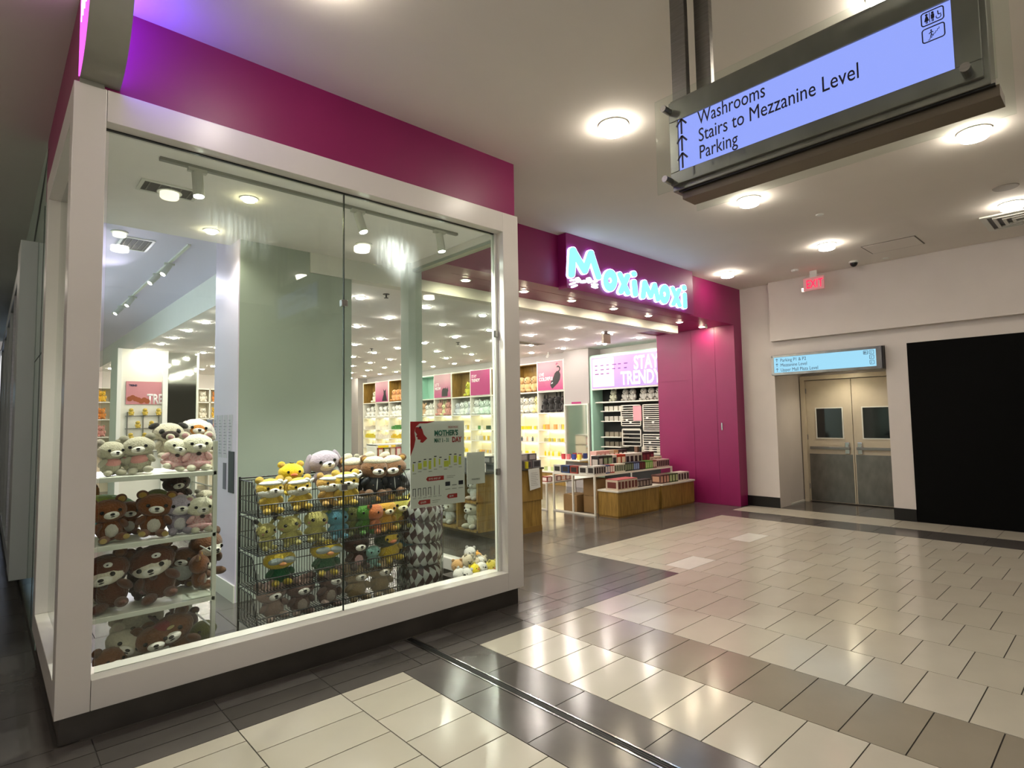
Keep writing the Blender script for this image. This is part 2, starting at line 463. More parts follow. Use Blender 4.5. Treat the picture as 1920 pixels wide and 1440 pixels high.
# pale column between display and shop
cl = struct('wall_column', 1.8, 2.98, 5.87, 6.63, 0, 3.52, M['greenwall'])
box('side_face', 1.79, 1.80, 5.872, 6.63, 0.0, 3.86, mat('side_lilac_light', '#e2d3ee', 0.4), cl)  # sheet tinted with the purple light that falls on this side
box('baseboard', 1.775, 1.79, 5.87, 6.63, 0.0, 0.16, M['whitem'], cl)
struct('wall_column_top', 1.8, 2.4, 6.14, 6.63, 3.52, 3.86, M['wall'])

# ---- end wall with the doors
W = M['wall']
XE = 10.72
struct('wall_end', XE, 11.2, 4.50, 5.1, 0, 4.13, W)
struct('wall_end_beam', XE - 0.12, 11.2, -4, 4.50, 3.04, 4.13, W, bevel=0.004)
struct('wall_end_lintel', XE, 12.3, -4, 4.50, 2.79, 3.04, W)
struct('wall_end_header', XE + 0.1, 12.3, 2.42, 4.50, 2.49, 2.79, W)
struct('wall_end_pier', XE, 12.3, 2.42, 2.72, 0, 2.79, W)
struct('wall_niche_left', 11.2, 12.3, 4.52, 5.1, 0, 2.79, W)
struct('wall_niche_rear', 12.02, 12.3, -4, 5.1, 0, 2.9, W)
struct('baseboard_end', XE - 0.015, XE, 4.50, 5.1, 0, 0.185, M['base'])
struct('baseboard_pier', XE - 0.015, XE, 2.42, 2.72, 0, 0.185, M['base'])
struct('baseboard_niche', XE, 11.9, 4.505, 4.518, 0, 0.03, M['whitem'])
struct('black_panel', XE - 0.005, XE + 0.06, -4, 2.42, 0, 2.79, M['black'])  # plain black sheet standing in for a pure black void
# door frame and the two leaves
dm = mat('door_cream', '#c4b8a2', 0.4, var=0.03)
fr = MB().box(11.86, 12.0, 4.42, 4.50, 0, 2.44).box(11.86, 12.0, 2.72, 2.80, 0, 2.44).box(11.86, 12.0, 2.80, 4.42, 2.36, 2.44).build('trim_3', dm, bevel=0.003); fr['kind'] = 'structure'
def leaf(name, y0, y1, hs):
    d = struct(name, 11.92, 11.96, y0, y1, 0.02, 2.35, dm)
    hy = y0 + 0.10 if hs < 0 else y1 - 0.10          # lever side
    wy0, wy1 = ((y0 + 0.17, y0 + 0.62) if hs < 0 else (y1 - 0.62, y1 - 0.17))
    p = box('window_pane', 11.914, 11.92, wy0, wy1, 1.24, 1.80, mat('door_glass', '#0a0b0e', 0.06, spec=0.8), d)
    MB().box(11.905, 11.921, wy0 - 0.02, wy0, 1.22, 1.82).box(11.905, 11.921, wy1, wy1 + 0.02, 1.22, 1.82).box(11.905, 11.921, wy0, wy1, 1.80, 1.82).box(11.905, 11.921, wy0, wy1, 1.22, 1.24).build('window_frame', M['whitem'], d)
    box('kick_plate', 11.914, 11.92, y0 + 0.02, y1 - 0.02, 0.03, 0.93, M['steel_h'], d)
    MB().box(11.86, 11.90, y0 + 0.05, y1 - 0.05, 1.02, 1.07).box(11.90, 11.92, y0 + 0.06, y0 + 0.1, 1.02, 1.07).box(11.90, 11.92, y1 - 0.1, y1 - 0.06, 1.02, 1.07).build('push_bar', M['steel'], d, bevel=0.004)
    hd = MB().box(11.885, 11.92, hy - 0.04, hy + 0.04, 0.94, 1.16).build('handle', M['chrome'], d, bevel=0.01)
    MB().tube((11.87, hy, 1.09), (11.89, hy, 1.09), 0.03, 12).build('lock_cylinder', M['chrome'], hd)
    for z in (0.25, 1.2, 2.1):
        yy = y1 if hs < 0 else y0
        MB().tube((11.915, yy, z), (11.915, yy, z + 0.1), 0.01, 8).build('hinge', M['steel'], d)
    return d
leaf('door_1', 3.615, 4.415, -1)
leaf('door_2', 2.805, 3.605, 1)

# ---- window box: kick plate, white frame, glass
kp = struct('baseboard_window', 0.335, 3.66, 3.95, 4.05, 0, 0.16, M['steel_d'])
struct('baseboard_window_side', 0.335, 0.40, 4.05, 5.75, 0, 0.16, M['steel_d'])
struct('baseboard_return', 3.60, 3.66, 4.05, 5.75, 0, 0.16, M['steel_d'])
wf = MB().box(0.465, 3.5, 3.9, 4.12, 0.155, 0.315).build('window_1', M['white'], bevel=0.004); wf['kind'] = 'structure'
MB().box(0.31, 0.463, 3.9, 4.05, 0.155, 3.615).build('corner_post', M['white'], wf, bevel=0.004)
MB().box(0.465, 3.5, 3.9, 4.06, 3.43, 3.615).build('head_rail', M['white'], wf, bevel=0.004)
MB().box(3.5, 3.69, 3.9, 4.05, 0.155, 3.615).build('end_post', M['white'], wf, bevel=0.004)
MB().box(0.49, 1.965, 4.0, 4.012, 0.315, 3.43).build('pane', glass_mat('window_glass_left', (0.93, 0.965, 0.935), 1.45, 0.0025, ((0.02, 2.80, 0.40, 0.035, 0.35),)), wf)
MB().box(1.973, 3.47, 4.0, 4.012, 0.315, 3.43).build('pane', glass_mat('window_glass_right', (0.93, 0.965, 0.935), 1.45, 0.0025, ((-0.30, 2.80, 0.30, 0.075, -0.2), (-0.22, 2.62, 0.2, 0.05, 0.3))), wf)
MB().box(0.465, 3.5, 3.995, 4.017, 3.422, 3.43).build('gasket', M['blackm'], wf)
MB().box(1.9655, 1.9725, 3.998, 4.014, 0.315, 3.422).build('glass_joint', mat('joint_dark', '#1b2722', 0.3), wf)
MB().box(3.47, 3.5, 3.99, 4.04, 0.315, 3.43).build('jamb_strip', M['whitem'], wf)
for z in (2.555, 1.18): MB().box(1.945, 1.993, 3.985, 4.025, z, z + 0.05).build('glass_clip', M['chrome'], wf, bevel=0.004)
for z in (2.45, 1.18): MB().box(3.452, 3.49, 3.975, 4.0, z, z + 0.06).build('glass_clip', M['steel'], wf, bevel=0.004)
# side window on the corridor
ws = MB().box(0.31, 0.43, 4.05, 5.75, 0.155, 0.315).build('window_2', M['white'], bevel=0.004); ws['kind'] = 'structure'
MB().box(0.31, 0.43, 4.05, 5.75, 3.43, 3.615).build('head_rail', M['white'], ws, bevel=0.004)
MB().box(0.31, 0.43, 5.55, 5.75, 0.315, 3.43).build('end_post', M['white'], ws, bevel=0.004)
MB().box(0.385, 0.397, 4.05, 5.55, 0.315, 3.43).build('pane', M['glass'], ws)
MB().box(0.38, 0.402, 4.70, 4.706, 0.315, 3.43).build('glass_joint', MATS['joint_dark'], ws)
# return window towards the shop entrance
wr = MB().box(3.56, 3.67, 4.05, 5.60, 0.155, 0.27).build('window_3', M['white'], bevel=0.004); wr['kind'] = 'structure'
MB().box(3.56, 3.67, 4.05, 5.60, 3.43, 3.58).build('head_rail', M['white'], wr, bevel=0.004)
MB().box(3.52, 3.70, 5.55, 5.72, 0.0, 3.5).build('end_post', mat('grey_green_post', '#bcc6be', 0.35), wr, bevel=0.004)
MB().box(3.61, 3.622, 4.05, 5.55, 0.27, 3.43).build('pane', M['glass2'], wr)
MB().box(3.575, 3.655, 4.05, 5.55, 3.40, 3.43).build('glass_channel', mat('aluminium', '#a9b0a8', 0.4, metal=0.7), wr)
MB().box(3.575, 3.655, 4.05, 4.10, 0.27, 3.40).build('glass_channel', MATS['aluminium'], wr)
# green-grey glass panels and the neighbouring shop fronts along the left corridor
gw = struct('wall_left', 0.33, 0.40, 5.75, 7.0, 0, 3.6, M['gpanel'])
box('panel_joint', 0.327, 0.331, 5.75, 7.0, 2.30, 2.306, M['blackm'], gw)
box('panel_joint', 0.327, 0.331, 6.3, 6.306, 0.02, 3.6, M['blackm'], gw)
MB().prism([(6.0, 4.0), (7.0, 3.84), (8.6, 3.52), (8.6, 3.47), (7.0, 3.76)], lambda u, v, n: (0.3275 - n, u, v), 0, 0.002).build('open_joint', M['blackm'], gw)
struct('wall_left_upper', 0.33, 0.40, 6.2, 21.5, 3.6, 4.13, M['gpanel'])
struct('wall_left_far', 0.33, 0.40, 7.0, 21.5, 0, 3.6, M['gpanel'])
sfm = mat('storefront_grey', '#b4bab6', 0.35)
s1 = MB().box(0.2, 0.33, 7.0, 7.6, 0.30, 3.45).build('trim_4', sfm, bevel=0.005); s1['kind'] = 'structure'
for yy in (7.9, 9.2, 10.6, 12.2, 14.0, 16.2):
    m1 = MB().box(0.22, 0.33, yy, yy + 0.12, 0.2, 3.3)
    m1.build('mullion', M['steel'] if int(yy) % 2 else sfm, s1)
box('head', 0.22, 0.33, 7.6, 17, 3.3, 3.45, sfm, s1)
box('sill', 0.22, 0.33, 7.6, 17, 0.2, 0.35, sfm, s1)
box('pane', 0.28, 0.29, 7.6, 17, 0.35, 3.3, mat('dim_glass', '#2a3030', 0.08), s1)

# ---- positions of the soft toys, ball toys and sign letters (world metres)
PLUSH=[
(0.607, 4.5, 1.365, 0.227, 'grey_bear', 20, 0, 'pale grey bear in a pink bib at the left end of the top shelf'),
(0.712, 4.68, 1.365, 0.211, 'grey_bear', 0, 8, 'grey bear squeezed behind its neighbour near the left end of the top shelf'),
(0.774, 4.5, 1.365, 0.248, 'grey_bear', -10, -6, 'largest pale grey bear on the top shelf, with a white muzzle'),
(0.948, 4.5, 1.365, 0.227, 'pink_plaid', 0, 16, 'cream bear with pink ears and pink plaid dress, head tilted, on the top shelf'),
(1.102, 4.48, 1.365, 0.262, 'pink_plaid', 0, 0, 'upright cream bear in a pink plaid dress at the right end of the top shelf'),
(0.846, 4.85, 1.425, 0.169, 'cream_bear', 0, 0, 'cream toy lying behind the large grey bear on the top shelf'),
(0.986, 4.78, 1.445, 0.264, 'pug', 0, 0, 'cream pug dog with black eye patches and brown muzzle above the top shelf'),
(1.167, 4.84, 1.465, 0.266, 'hood_dog', 0, 6, 'orange dog in a white floppy hood behind the plaid bears'),
(1.104, 4.72, 1.365, 0.133, 'grey_bear', 0, 90, 'small grey-green bear lying on its side beneath the plaid bears'),
(0.614, 4.48, 0.945, 0.275, 'brown_bear', 8, -6, 'brown bear with yellow ears and white bib at the left end of the second shelf'),
(0.84, 4.48, 0.945, 0.286, 'brown_bear', -6, 6, 'furry brown bear with yellow inner ears in the middle of the second shelf'),
(0.997, 4.48, 0.945, 0.27, 'lav_bunny', 0, 0, 'lavender and white rabbit with drooping ears on the second shelf'),
(1.122, 4.44, 0.945, 0.244, 'pink_plaid', 0, 0, 'small cream bear in a pink knitted dress at the right end of the second shelf'),
(0.922, 4.78, 1.045, 0.191, 'olive_frog', 0, 0, 'olive green rounded toy peeking over the brown bears on the second shelf'),
(1.083, 4.82, 1.085, 0.237, 'dark_bear', 0, -10, 'dark brown bear with a white muzzle tucked behind under the top shelf'),
(1.233, 4.76, 1.025, 0.176, 'grey_bear', 0, 0, 'grey bear behind the pink-dressed bear on the second shelf'),
(0.648, 4.48, 0.515, 0.349, 'hooded_bear', -22, -14, 'tilted brown hooded bear with a cream face at the left of the third shelf'),
(0.915, 4.48, 0.515, 0.366, 'hooded_bear', -18, -16, 'brown hooded bear with furry round ears in the middle of the third shelf'),
(1.163, 4.62, 0.515, 0.243, 'brown_bear', 70, 0, 'small brown bear turned away on the third shelf'),
(1.251, 4.8, 0.555, 0.336, 'hooded_tall', 30, 0, 'tall brown hooded toy with a white face at the right end of the third shelf'),
(0.737, 4.86, 0.635, 0.239, 'dark_bear', 0, 80, 'dark brown toy lying flat at the back left of the third shelf'),
(1.009, 4.88, 0.635, 0.235, 'dark_bear', 0, -80, 'dark taupe toy lying flat at the back centre of the third shelf'),
(0.604, 4.5, 0.06, 0.311, 'cream_bear', 0, 30, 'cream bear lying with its head to the left on the bottom shelf'),
(0.618, 4.42, 0.06, 0.252, 'oval_brown', 20, 0, 'brown toy with a large white oval tummy at the left of the bottom shelf'),
(0.92, 4.72, 0.08, 0.36, 'cream_bear', 0, -20, 'greyish cream bear behind the brown toys of the bottom shelf'),
(0.896, 4.44, 0.06, 0.315, 'oval_brown', -8, -8, 'brown toy with a white oval tummy in the middle of the bottom shelf'),
(1.06, 4.44, 0.06, 0.355, 'reindeer', -14, -24, 'brown reindeer toy with a red scarf patch leaning at the right of the bottom shelf'),
(0.778, 4.62, 0.06, 0.178, 'olive_frog', 0, 0, 'olive green round toy between the two oval-tummied brown toys'),
(0.813, 4.66, 0.515, 0.218, 'dark_bear', 20, 0, 'small dark bear between the two hooded bears of the third shelf'),
(0.613, 4.78, 0.515, 0.251, 'grey_bear', 10, 0, 'greyish bear behind the left hooded bear on the third shelf'),
(1.114, 4.8, 0.515, 0.279, 'oval_brown', -30, 0, 'brown toy behind the hooded bears, right of centre on the third shelf'),
(1.104, 4.8, 0.06, 0.272, 'dark_bear', 0, 0, 'dark bear standing behind the reindeer on the bottom shelf'),
(0.783, 4.84, 0.06, 0.302, 'cream_bear', 10, 0, 'cream bear at the back left of the bottom shelf'),
(1.198, 4.62, 0.06, 0.229, 'olive_frog', 0, 0, 'dark olive toy at the right end of the bottom shelf'),
(0.743, 4.7, 0.945, 0.231, 'brown_bear', 0, 0, 'brown bear standing between the two front ones on the second shelf'),
(1.619, 4.52, 1.0, 0.273, 'shiba', 8, 0, 'yellow dog with a white knotted headband at the left end of the top basket'),
(1.854, 4.52, 1.0, 0.259, 'shiba', 0, -4, 'yellow dog with a white headband, second from the left in the top basket'),
(2.083, 4.539999999999999, 1.0, 0.26, 'shiba_tan', 10, 4, 'tan dog with a white headband, third from the left in the top basket'),
(2.232, 4.5, 1.0, 0.281, 'shiba', -12, 0, 'yellow dog with a white headband in front of the glass joint'),
(1.868, 4.74, 1.1, 0.263, 'chick', 0, 0, 'big yellow chick with an orange beak and bear ears on top of the rack'),
(2.18, 4.74, 1.1, 0.348, 'lav_bunny', 0, -8, 'lavender rabbit with drooping ears on top of the rack'),
(2.402, 4.7, 1.03, 0.336, 'hat_bear', 0, 0, 'brown bear in a beige hat and dark jacket, left of three on the rack'),
(2.533, 4.6, 1.03, 0.337, 'hat_bear', -6, 5, 'brown bear in a beige hat and dark jacket, middle of three on the rack'),
(2.741, 4.58, 1.03, 0.337, 'hat_bear', -25, -5, 'brown bear in a beige hat and dark jacket, right of three on the rack'),
(2.59, 4.86, 1.14, 0.246, 'grey_bear', 0, 0, 'grey toy with dark ears half hidden behind the hatted bears'),
(1.594, 4.52, 0.73, 0.206, 'yel_bunny', 20, 0, 'pale yellow toy with black-tipped ears at the left end of the second basket'),
(1.789, 4.52, 0.73, 0.234, 'yel_bunny', -8, -6, 'pale yellow toy with black-tipped ears, second in the second basket'),
(1.968, 4.52, 0.73, 0.248, 'yel_bunny', -6, 6, 'pale yellow toy with black-tipped ears and rosy cheeks, third in the second basket'),
(2.167, 4.52, 0.73, 0.246, 'blue_toy', 0, 0, 'sky blue round toy with a small crest in the second basket'),
(2.33, 4.56, 0.73, 0.263, 'olive_frog', 0, 0, 'dull green toy just left of the leaf green one in the second basket'),
(2.418, 4.52, 0.73, 0.264, 'green_toy', 0, 0, 'leaf green toy in the second basket'),
(2.498, 4.5, 0.73, 0.257, 'orange_toy', 30, 0, 'orange toy with dark ear tips in the second basket'),
(2.613, 4.52, 0.73, 0.275, 'yellow_cat', 0, 0, 'golden yellow cat-eared toy in the second basket'),
(2.78, 4.52, 0.73, 0.297, 'yel_dog', -20, 0, 'yellow and brown dog toy at the right end of the second basket'),
(1.697, 4.52, 0.455, 0.266, 'duck_green', 0, 0, 'yellow-headed round toy in a green coat at the left of the third basket'),
(2.058, 4.52, 0.455, 0.288, 'duck_green', 0, 4, 'yellow-headed round toy in a green coat in the middle of the third basket'),
(2.339, 4.52, 0.455, 0.296, 'dark_bear', 0, 0, 'dark brown bear with a pink bib in the third basket'),
(2.466, 4.4799999999999995, 0.455, 0.182, 'teal_toy', 0, 0, 'little teal toy beside the dark bear in the third basket'),
(2.67, 4.52, 0.455, 0.295, 'duck_hood', 0, -8, 'yellow duck in a dark green hood in the third basket'),
(2.839, 4.52, 0.455, 0.221, 'blue_toy', 0, 0, 'small pale blue toy at the right end of the third basket'),
(1.667, 4.52, 0.2, 0.293, 'rose_bear', 0, -8, 'striped rose-grey bear with a bow at the left end of the bottom basket'),
(1.86, 4.52, 0.2, 0.294, 'rose_bear2', 0, 0, 'rose-grey bear with sleepy eyes, second in the bottom basket'),
(2.069, 4.52, 0.2, 0.311, 'rose_bear2', 10, 12, 'rose-grey bear leaning right, third in the bottom basket'),
(2.339, 4.52, 0.2, 0.315, 'tan_mole', 0, 0, 'striped tan chipmunk toy, fourth in the bottom basket'),
(2.559, 4.52, 0.2, 0.316, 'tan_mole', 0, 0, 'plain tan round toy at the right end of the bottom basket'),
]
BALLS=[
(3.11, 4.16, 0.267, 'white', 'grey-white ball toy at the lower left corner of the pile'),
(3.201, 4.14, 0.257, 'white', 'white ball toy at the bottom front of the pile'),
(3.332, 4.15, 0.272, 'yellow', 'bright yellow ball toy at the bottom front of the pile'),
(3.426, 4.15, 0.274, 'white', 'white ball toy with a dark face, bottom right of centre'),
(3.562, 4.15, 0.277, 'yellow2', 'yellow ball toy at the right end of the pile'),
(3.204, 4.26, 0.315, 'tan', 'tan and white ball toy on the left of the pile'),
(3.275, 4.24, 0.353, 'cream', 'cream ball toy at the middle left of the pile'),
(3.372, 4.3, 0.393, 'white', 'white ball toy on the very top of the pile'),
(3.532, 4.34, 0.319, 'orange', 'orange ball toy behind the top white ball'),
(3.464, 4.25, 0.297, 'white', 'white ball toy behind the yellow one'),
(3.605, 4.3, 0.293, 'cream', 'cream ball toy at the back right of the pile'),
(3.406, 4.28, 0.303, 'cream', 'beige ball toy in the heart of the pile'),
]
LETTERS={'letter_m':[[(5.571,3.887),(5.579,3.909),(5.598,3.928),(5.624,3.944),(5.654,3.952),(5.683,3.953),(5.707,3.945),(5.722,3.931),(5.726,3.911),(5.687,3.58),(5.679,3.559),(5.66,3.54),(5.634,3.526),(5.604,3.518),(5.575,3.518),(5.552,3.527),(5.537,3.542),(5.534,3.561)],[(5.945,3.697),(5.954,3.68),(5.951,3.661),(5.938,3.641),(5.915,3.625),(5.887,3.615),(5.859,3.611),(5.833,3.615),(5.815,3.627),(5.585,3.863),(5.577,3.88),(5.58,3.899),(5.592,3.918),(5.614,3.934),(5.64,3.945),(5.668,3.949),(5.693,3.946),(5.711,3.935)],[(5.944,3.934),(5.959,3.953),(5.983,3.97),(6.012,3.98),(6.041,3.983),(6.067,3.979),(6.085,3.967),(6.092,3.949),(6.087,3.929),(5.95,3.658),(5.935,3.639),(5.911,3.623),(5.883,3.614),(5.854,3.611),(5.83,3.617),(5.813,3.629),(5.806,3.646),(5.81,3.666)],[(6.238,3.647),(6.24,3.63),(6.232,3.612),(6.214,3.595),(6.189,3.582),(6.161,3.576),(6.135,3.577),(6.114,3.584),(6.101,3.598),(5.949,3.905),(5.946,3.922),(5.954,3.941),(5.972,3.958),(5.995,3.971),(6.023,3.978),(6.049,3.978),(6.07,3.971),(6.082,3.958)]],'letter_o':[[(6.598,3.644),(6.59,3.599),(6.571,3.556),(6.542,3.517),(6.506,3.485),(6.464,3.462),(6.42,3.45),(6.377,3.45),(6.337,3.461),(6.304,3.482),(6.28,3.513),(6.265,3.55),(6.261,3.592),(6.269,3.636),(6.287,3.678),(6.314,3.717),(6.35,3.749),(6.391,3.773),(6.435,3.786),(6.478,3.787),(6.519,3.777),(6.553,3.756),(6.579,3.725),(6.594,3.687)],[(6.459,3.623),(6.458,3.614),(6.453,3.605),(6.447,3.597),(6.439,3.591),(6.43,3.586),(6.421,3.583),(6.411,3.583),(6.402,3.585),(6.395,3.589),(6.389,3.595),(6.386,3.603),(6.385,3.611),(6.387,3.62),(6.391,3.629),(6.397,3.637),(6.405,3.643),(6.414,3.648),(6.424,3.65),(6.433,3.651),(6.442,3.649),(6.449,3.645),(6.455,3.639),(6.458,3.631)]],'letter_x':[[(6.901,3.518),(6.905,3.503),(6.9,3.486),(6.884,3.47),(6.862,3.458),(6.835,3.451),(6.81,3.451),(6.788,3.457),(6.773,3.468),(6.592,3.718),(6.588,3.733),(6.593,3.75),(6.608,3.765),(6.63,3.778),(6.655,3.785),(6.68,3.787),(6.702,3.781),(6.716,3.77)],[(6.737,3.484),(6.72,3.467),(6.695,3.454),(6.667,3.447),(6.639,3.446),(6.616,3.453),(6.601,3.466),(6.596,3.482),(6.603,3.5),(6.771,3.752),(6.788,3.77),(6.813,3.784),(6.843,3.792),(6.872,3.793),(6.896,3.787),(6.911,3.774),(6.916,3.757),(6.909,3.738)]],'letter_i':[[(7.077,3.826),(7.083,3.81),(7.078,3.792),(7.062,3.774),(7.038,3.76),(7.009,3.752),(6.981,3.75),(6.957,3.755),(6.941,3.766),(6.928,3.782),(6.922,3.797),(6.927,3.815),(6.943,3.832),(6.967,3.846),(6.995,3.855),(7.023,3.857),(7.048,3.852),(7.064,3.841)],[(7.093,3.515),(7.089,3.497),(7.075,3.48),(7.051,3.466),(7.023,3.457),(6.995,3.455),(6.97,3.46),(6.952,3.471),(6.945,3.486),(6.925,3.668),(6.929,3.686),(6.944,3.703),(6.966,3.718),(6.994,3.727),(7.023,3.73),(7.048,3.725),(7.066,3.715),(7.073,3.699)]],'letter_m.001':[[(7.195,3.712),(7.205,3.729),(7.223,3.745),(7.249,3.757),(7.278,3.763),(7.305,3.762),(7.326,3.754),(7.339,3.741),(7.34,3.725),(7.287,3.497),(7.278,3.48),(7.259,3.465),(7.233,3.454),(7.205,3.448),(7.178,3.45),(7.157,3.458),(7.145,3.471),(7.144,3.487)],[(7.482,3.543),(7.487,3.529),(7.481,3.513),(7.466,3.499),(7.444,3.487),(7.419,3.481),(7.393,3.48),(7.372,3.486),(7.358,3.496),(7.207,3.694),(7.203,3.708),(7.208,3.723),(7.222,3.738),(7.244,3.75),(7.268,3.757),(7.293,3.758),(7.314,3.753),(7.328,3.743)],[(7.465,3.723),(7.478,3.739),(7.499,3.751),(7.525,3.76),(7.551,3.762),(7.574,3.759),(7.59,3.749),(7.597,3.736),(7.594,3.72),(7.483,3.517),(7.47,3.502),(7.449,3.489),(7.424,3.482),(7.398,3.48),(7.376,3.484),(7.36,3.493),(7.354,3.507),(7.357,3.522)],[(7.675,3.513),(7.674,3.498),(7.664,3.482),(7.644,3.469),(7.619,3.46),(7.593,3.456),(7.568,3.458),(7.55,3.466),(7.54,3.479),(7.463,3.704),(7.463,3.719),(7.473,3.734),(7.492,3.748),(7.517,3.758),(7.543,3.762),(7.568,3.76),(7.586,3.753),(7.596,3.74)]],'letter_o.001':[[(7.962,3.632),(7.954,3.588),(7.935,3.546),(7.907,3.509),(7.873,3.478),(7.833,3.457),(7.791,3.446),(7.751,3.447),(7.714,3.458),(7.683,3.48),(7.66,3.51),(7.647,3.547),(7.644,3.589),(7.652,3.631),(7.67,3.673),(7.697,3.71),(7.731,3.741),(7.77,3.763),(7.811,3.775),(7.852,3.775),(7.89,3.765),(7.922,3.743),(7.946,3.712),(7.959,3.675)],[(7.83,3.614),(7.828,3.605),(7.824,3.597),(7.818,3.589),(7.81,3.583),(7.802,3.579),(7.793,3.576),(7.784,3.576),(7.776,3.578),(7.769,3.583),(7.764,3.589),(7.761,3.596),(7.76,3.604),(7.762,3.613),(7.766,3.622),(7.771,3.629),(7.779,3.635),(7.788,3.64),(7.797,3.642),(7.806,3.642),(7.814,3.64),(7.821,3.636),(7.826,3.63),(7.829,3.622)]],'letter_x.001':[[(8.296,3.504),(8.3,3.49),(8.293,3.474),(8.277,3.46),(8.253,3.449),(8.226,3.443),(8.199,3.443),(8.177,3.449),(8.163,3.459),(7.975,3.718),(7.971,3.732),(7.977,3.747),(7.993,3.761),(8.016,3.773),(8.042,3.779),(8.068,3.78),(8.09,3.775),(8.104,3.764)],[(8.113,3.477),(8.096,3.462),(8.072,3.45),(8.043,3.444),(8.016,3.443),(7.992,3.449),(7.977,3.46),(7.973,3.475),(7.979,3.491),(8.161,3.742),(8.178,3.758),(8.203,3.77),(8.232,3.778),(8.26,3.779),(8.285,3.774),(8.3,3.763),(8.305,3.748),(8.299,3.731)]],'letter_i.001':[[(8.467,3.803),(8.467,3.787),(8.455,3.77),(8.433,3.755),(8.405,3.744),(8.375,3.74),(8.347,3.742),(8.326,3.75),(8.315,3.763),(8.305,3.79),(8.305,3.806),(8.317,3.822),(8.338,3.837),(8.366,3.848),(8.396,3.853),(8.424,3.851),(8.445,3.843),(8.457,3.83)],[(8.467,3.493),(8.462,3.478),(8.446,3.463),(8.423,3.451),(8.395,3.444),(8.367,3.443),(8.344,3.448),(8.328,3.458),(8.323,3.472),(8.32,3.677),(8.325,3.693),(8.34,3.708),(8.363,3.72),(8.391,3.727),(8.419,3.729),(8.442,3.724),(8.458,3.714),(8.464,3.7)]],'cat_face':[[(5.799,3.532),(5.805,3.524),(5.805,3.514),(5.799,3.504),(5.789,3.495),(5.775,3.489),(5.761,3.486),(5.747,3.488),(5.736,3.493),(5.709,3.515),(5.703,3.522),(5.703,3.532),(5.709,3.542),(5.719,3.551),(5.732,3.557),(5.747,3.56),(5.761,3.559),(5.771,3.554)],[(6.035,3.561),(6.039,3.552),(6.037,3.54),(6.029,3.53),(6.016,3.521),(6.0,3.515),(5.984,3.513),(5.969,3.516),(5.959,3.523),(5.935,3.548),(5.931,3.557),(5.932,3.568),(5.94,3.579),(5.953,3.588),(5.969,3.594),(5.986,3.596),(6.0,3.593),(6.011,3.586)],[(5.87,3.54),(5.882,3.541),(5.893,3.538),(5.899,3.532),(5.902,3.524),(5.899,3.516),(5.892,3.508),(5.881,3.501),(5.869,3.498),(5.852,3.496),(5.84,3.495),(5.83,3.498),(5.823,3.504),(5.821,3.512),(5.824,3.52),(5.831,3.528),(5.842,3.534),(5.854,3.538)],[(5.899,3.529),(5.906,3.529),(5.912,3.527),(5.916,3.524),(5.918,3.519),(5.916,3.514),(5.912,3.509),(5.905,3.505),(5.898,3.503),(5.827,3.493),(5.82,3.493),(5.814,3.494),(5.81,3.498),(5.808,3.503),(5.81,3.508),(5.814,3.512),(5.821,3.516),(5.828,3.518)],[(5.679,3.525),(5.687,3.526),(5.694,3.525),(5.7,3.521),(5.702,3.516),(5.701,3.51),(5.697,3.504),(5.69,3.5),(5.682,3.497),(5.62,3.483),(5.612,3.483),(5.604,3.484),(5.599,3.488),(5.597,3.493),(5.598,3.498),(5.602,3.504),(5.609,3.509),(5.617,3.512)],[(5.672,3.485),(5.681,3.487),(5.689,3.487),(5.696,3.485),(5.7,3.48),(5.701,3.475),(5.698,3.469),(5.693,3.464),(5.685,3.46),(5.617,3.434),(5.608,3.432),(5.6,3.432),(5.594,3.435),(5.59,3.439),(5.589,3.444),(5.591,3.45),(5.597,3.455),(5.604,3.459)],[(5.701,3.455),(5.71,3.457),(5.718,3.457),(5.725,3.455),(5.729,3.451),(5.731,3.446),(5.729,3.44),(5.724,3.434),(5.717,3.43),(5.651,3.403),(5.642,3.401),(5.634,3.401),(5.627,3.403),(5.623,3.407),(5.621,3.412),(5.623,3.418),(5.628,3.423),(5.635,3.428)],[(6.132,3.57),(6.14,3.57),(6.146,3.567),(6.149,3.563),(6.149,3.558),(6.147,3.553),(6.141,3.548),(6.134,3.545),(6.126,3.543),(6.06,3.539),(6.052,3.539),(6.047,3.542),(6.043,3.546),(6.043,3.551),(6.046,3.556),(6.051,3.56),(6.058,3.564),(6.066,3.565)],[(6.145,3.53),(6.153,3.529),(6.159,3.526),(6.163,3.522),(6.163,3.516),(6.16,3.511),(6.154,3.506),(6.146,3.502),(6.137,3.501),(6.054,3.497),(6.046,3.498),(6.04,3.501),(6.037,3.505),(6.036,3.51),(6.04,3.516),(6.045,3.521),(6.053,3.524),(6.062,3.526)],[(6.142,3.491),(6.149,3.489),(6.154,3.486),(6.156,3.481),(6.155,3.475),(6.151,3.47),(6.144,3.465),(6.135,3.463),(6.127,3.462),(6.052,3.467),(6.045,3.469),(6.04,3.473),(6.038,3.478),(6.04,3.483),(6.044,3.488),(6.051,3.493),(6.059,3.495),(6.067,3.496)]]}
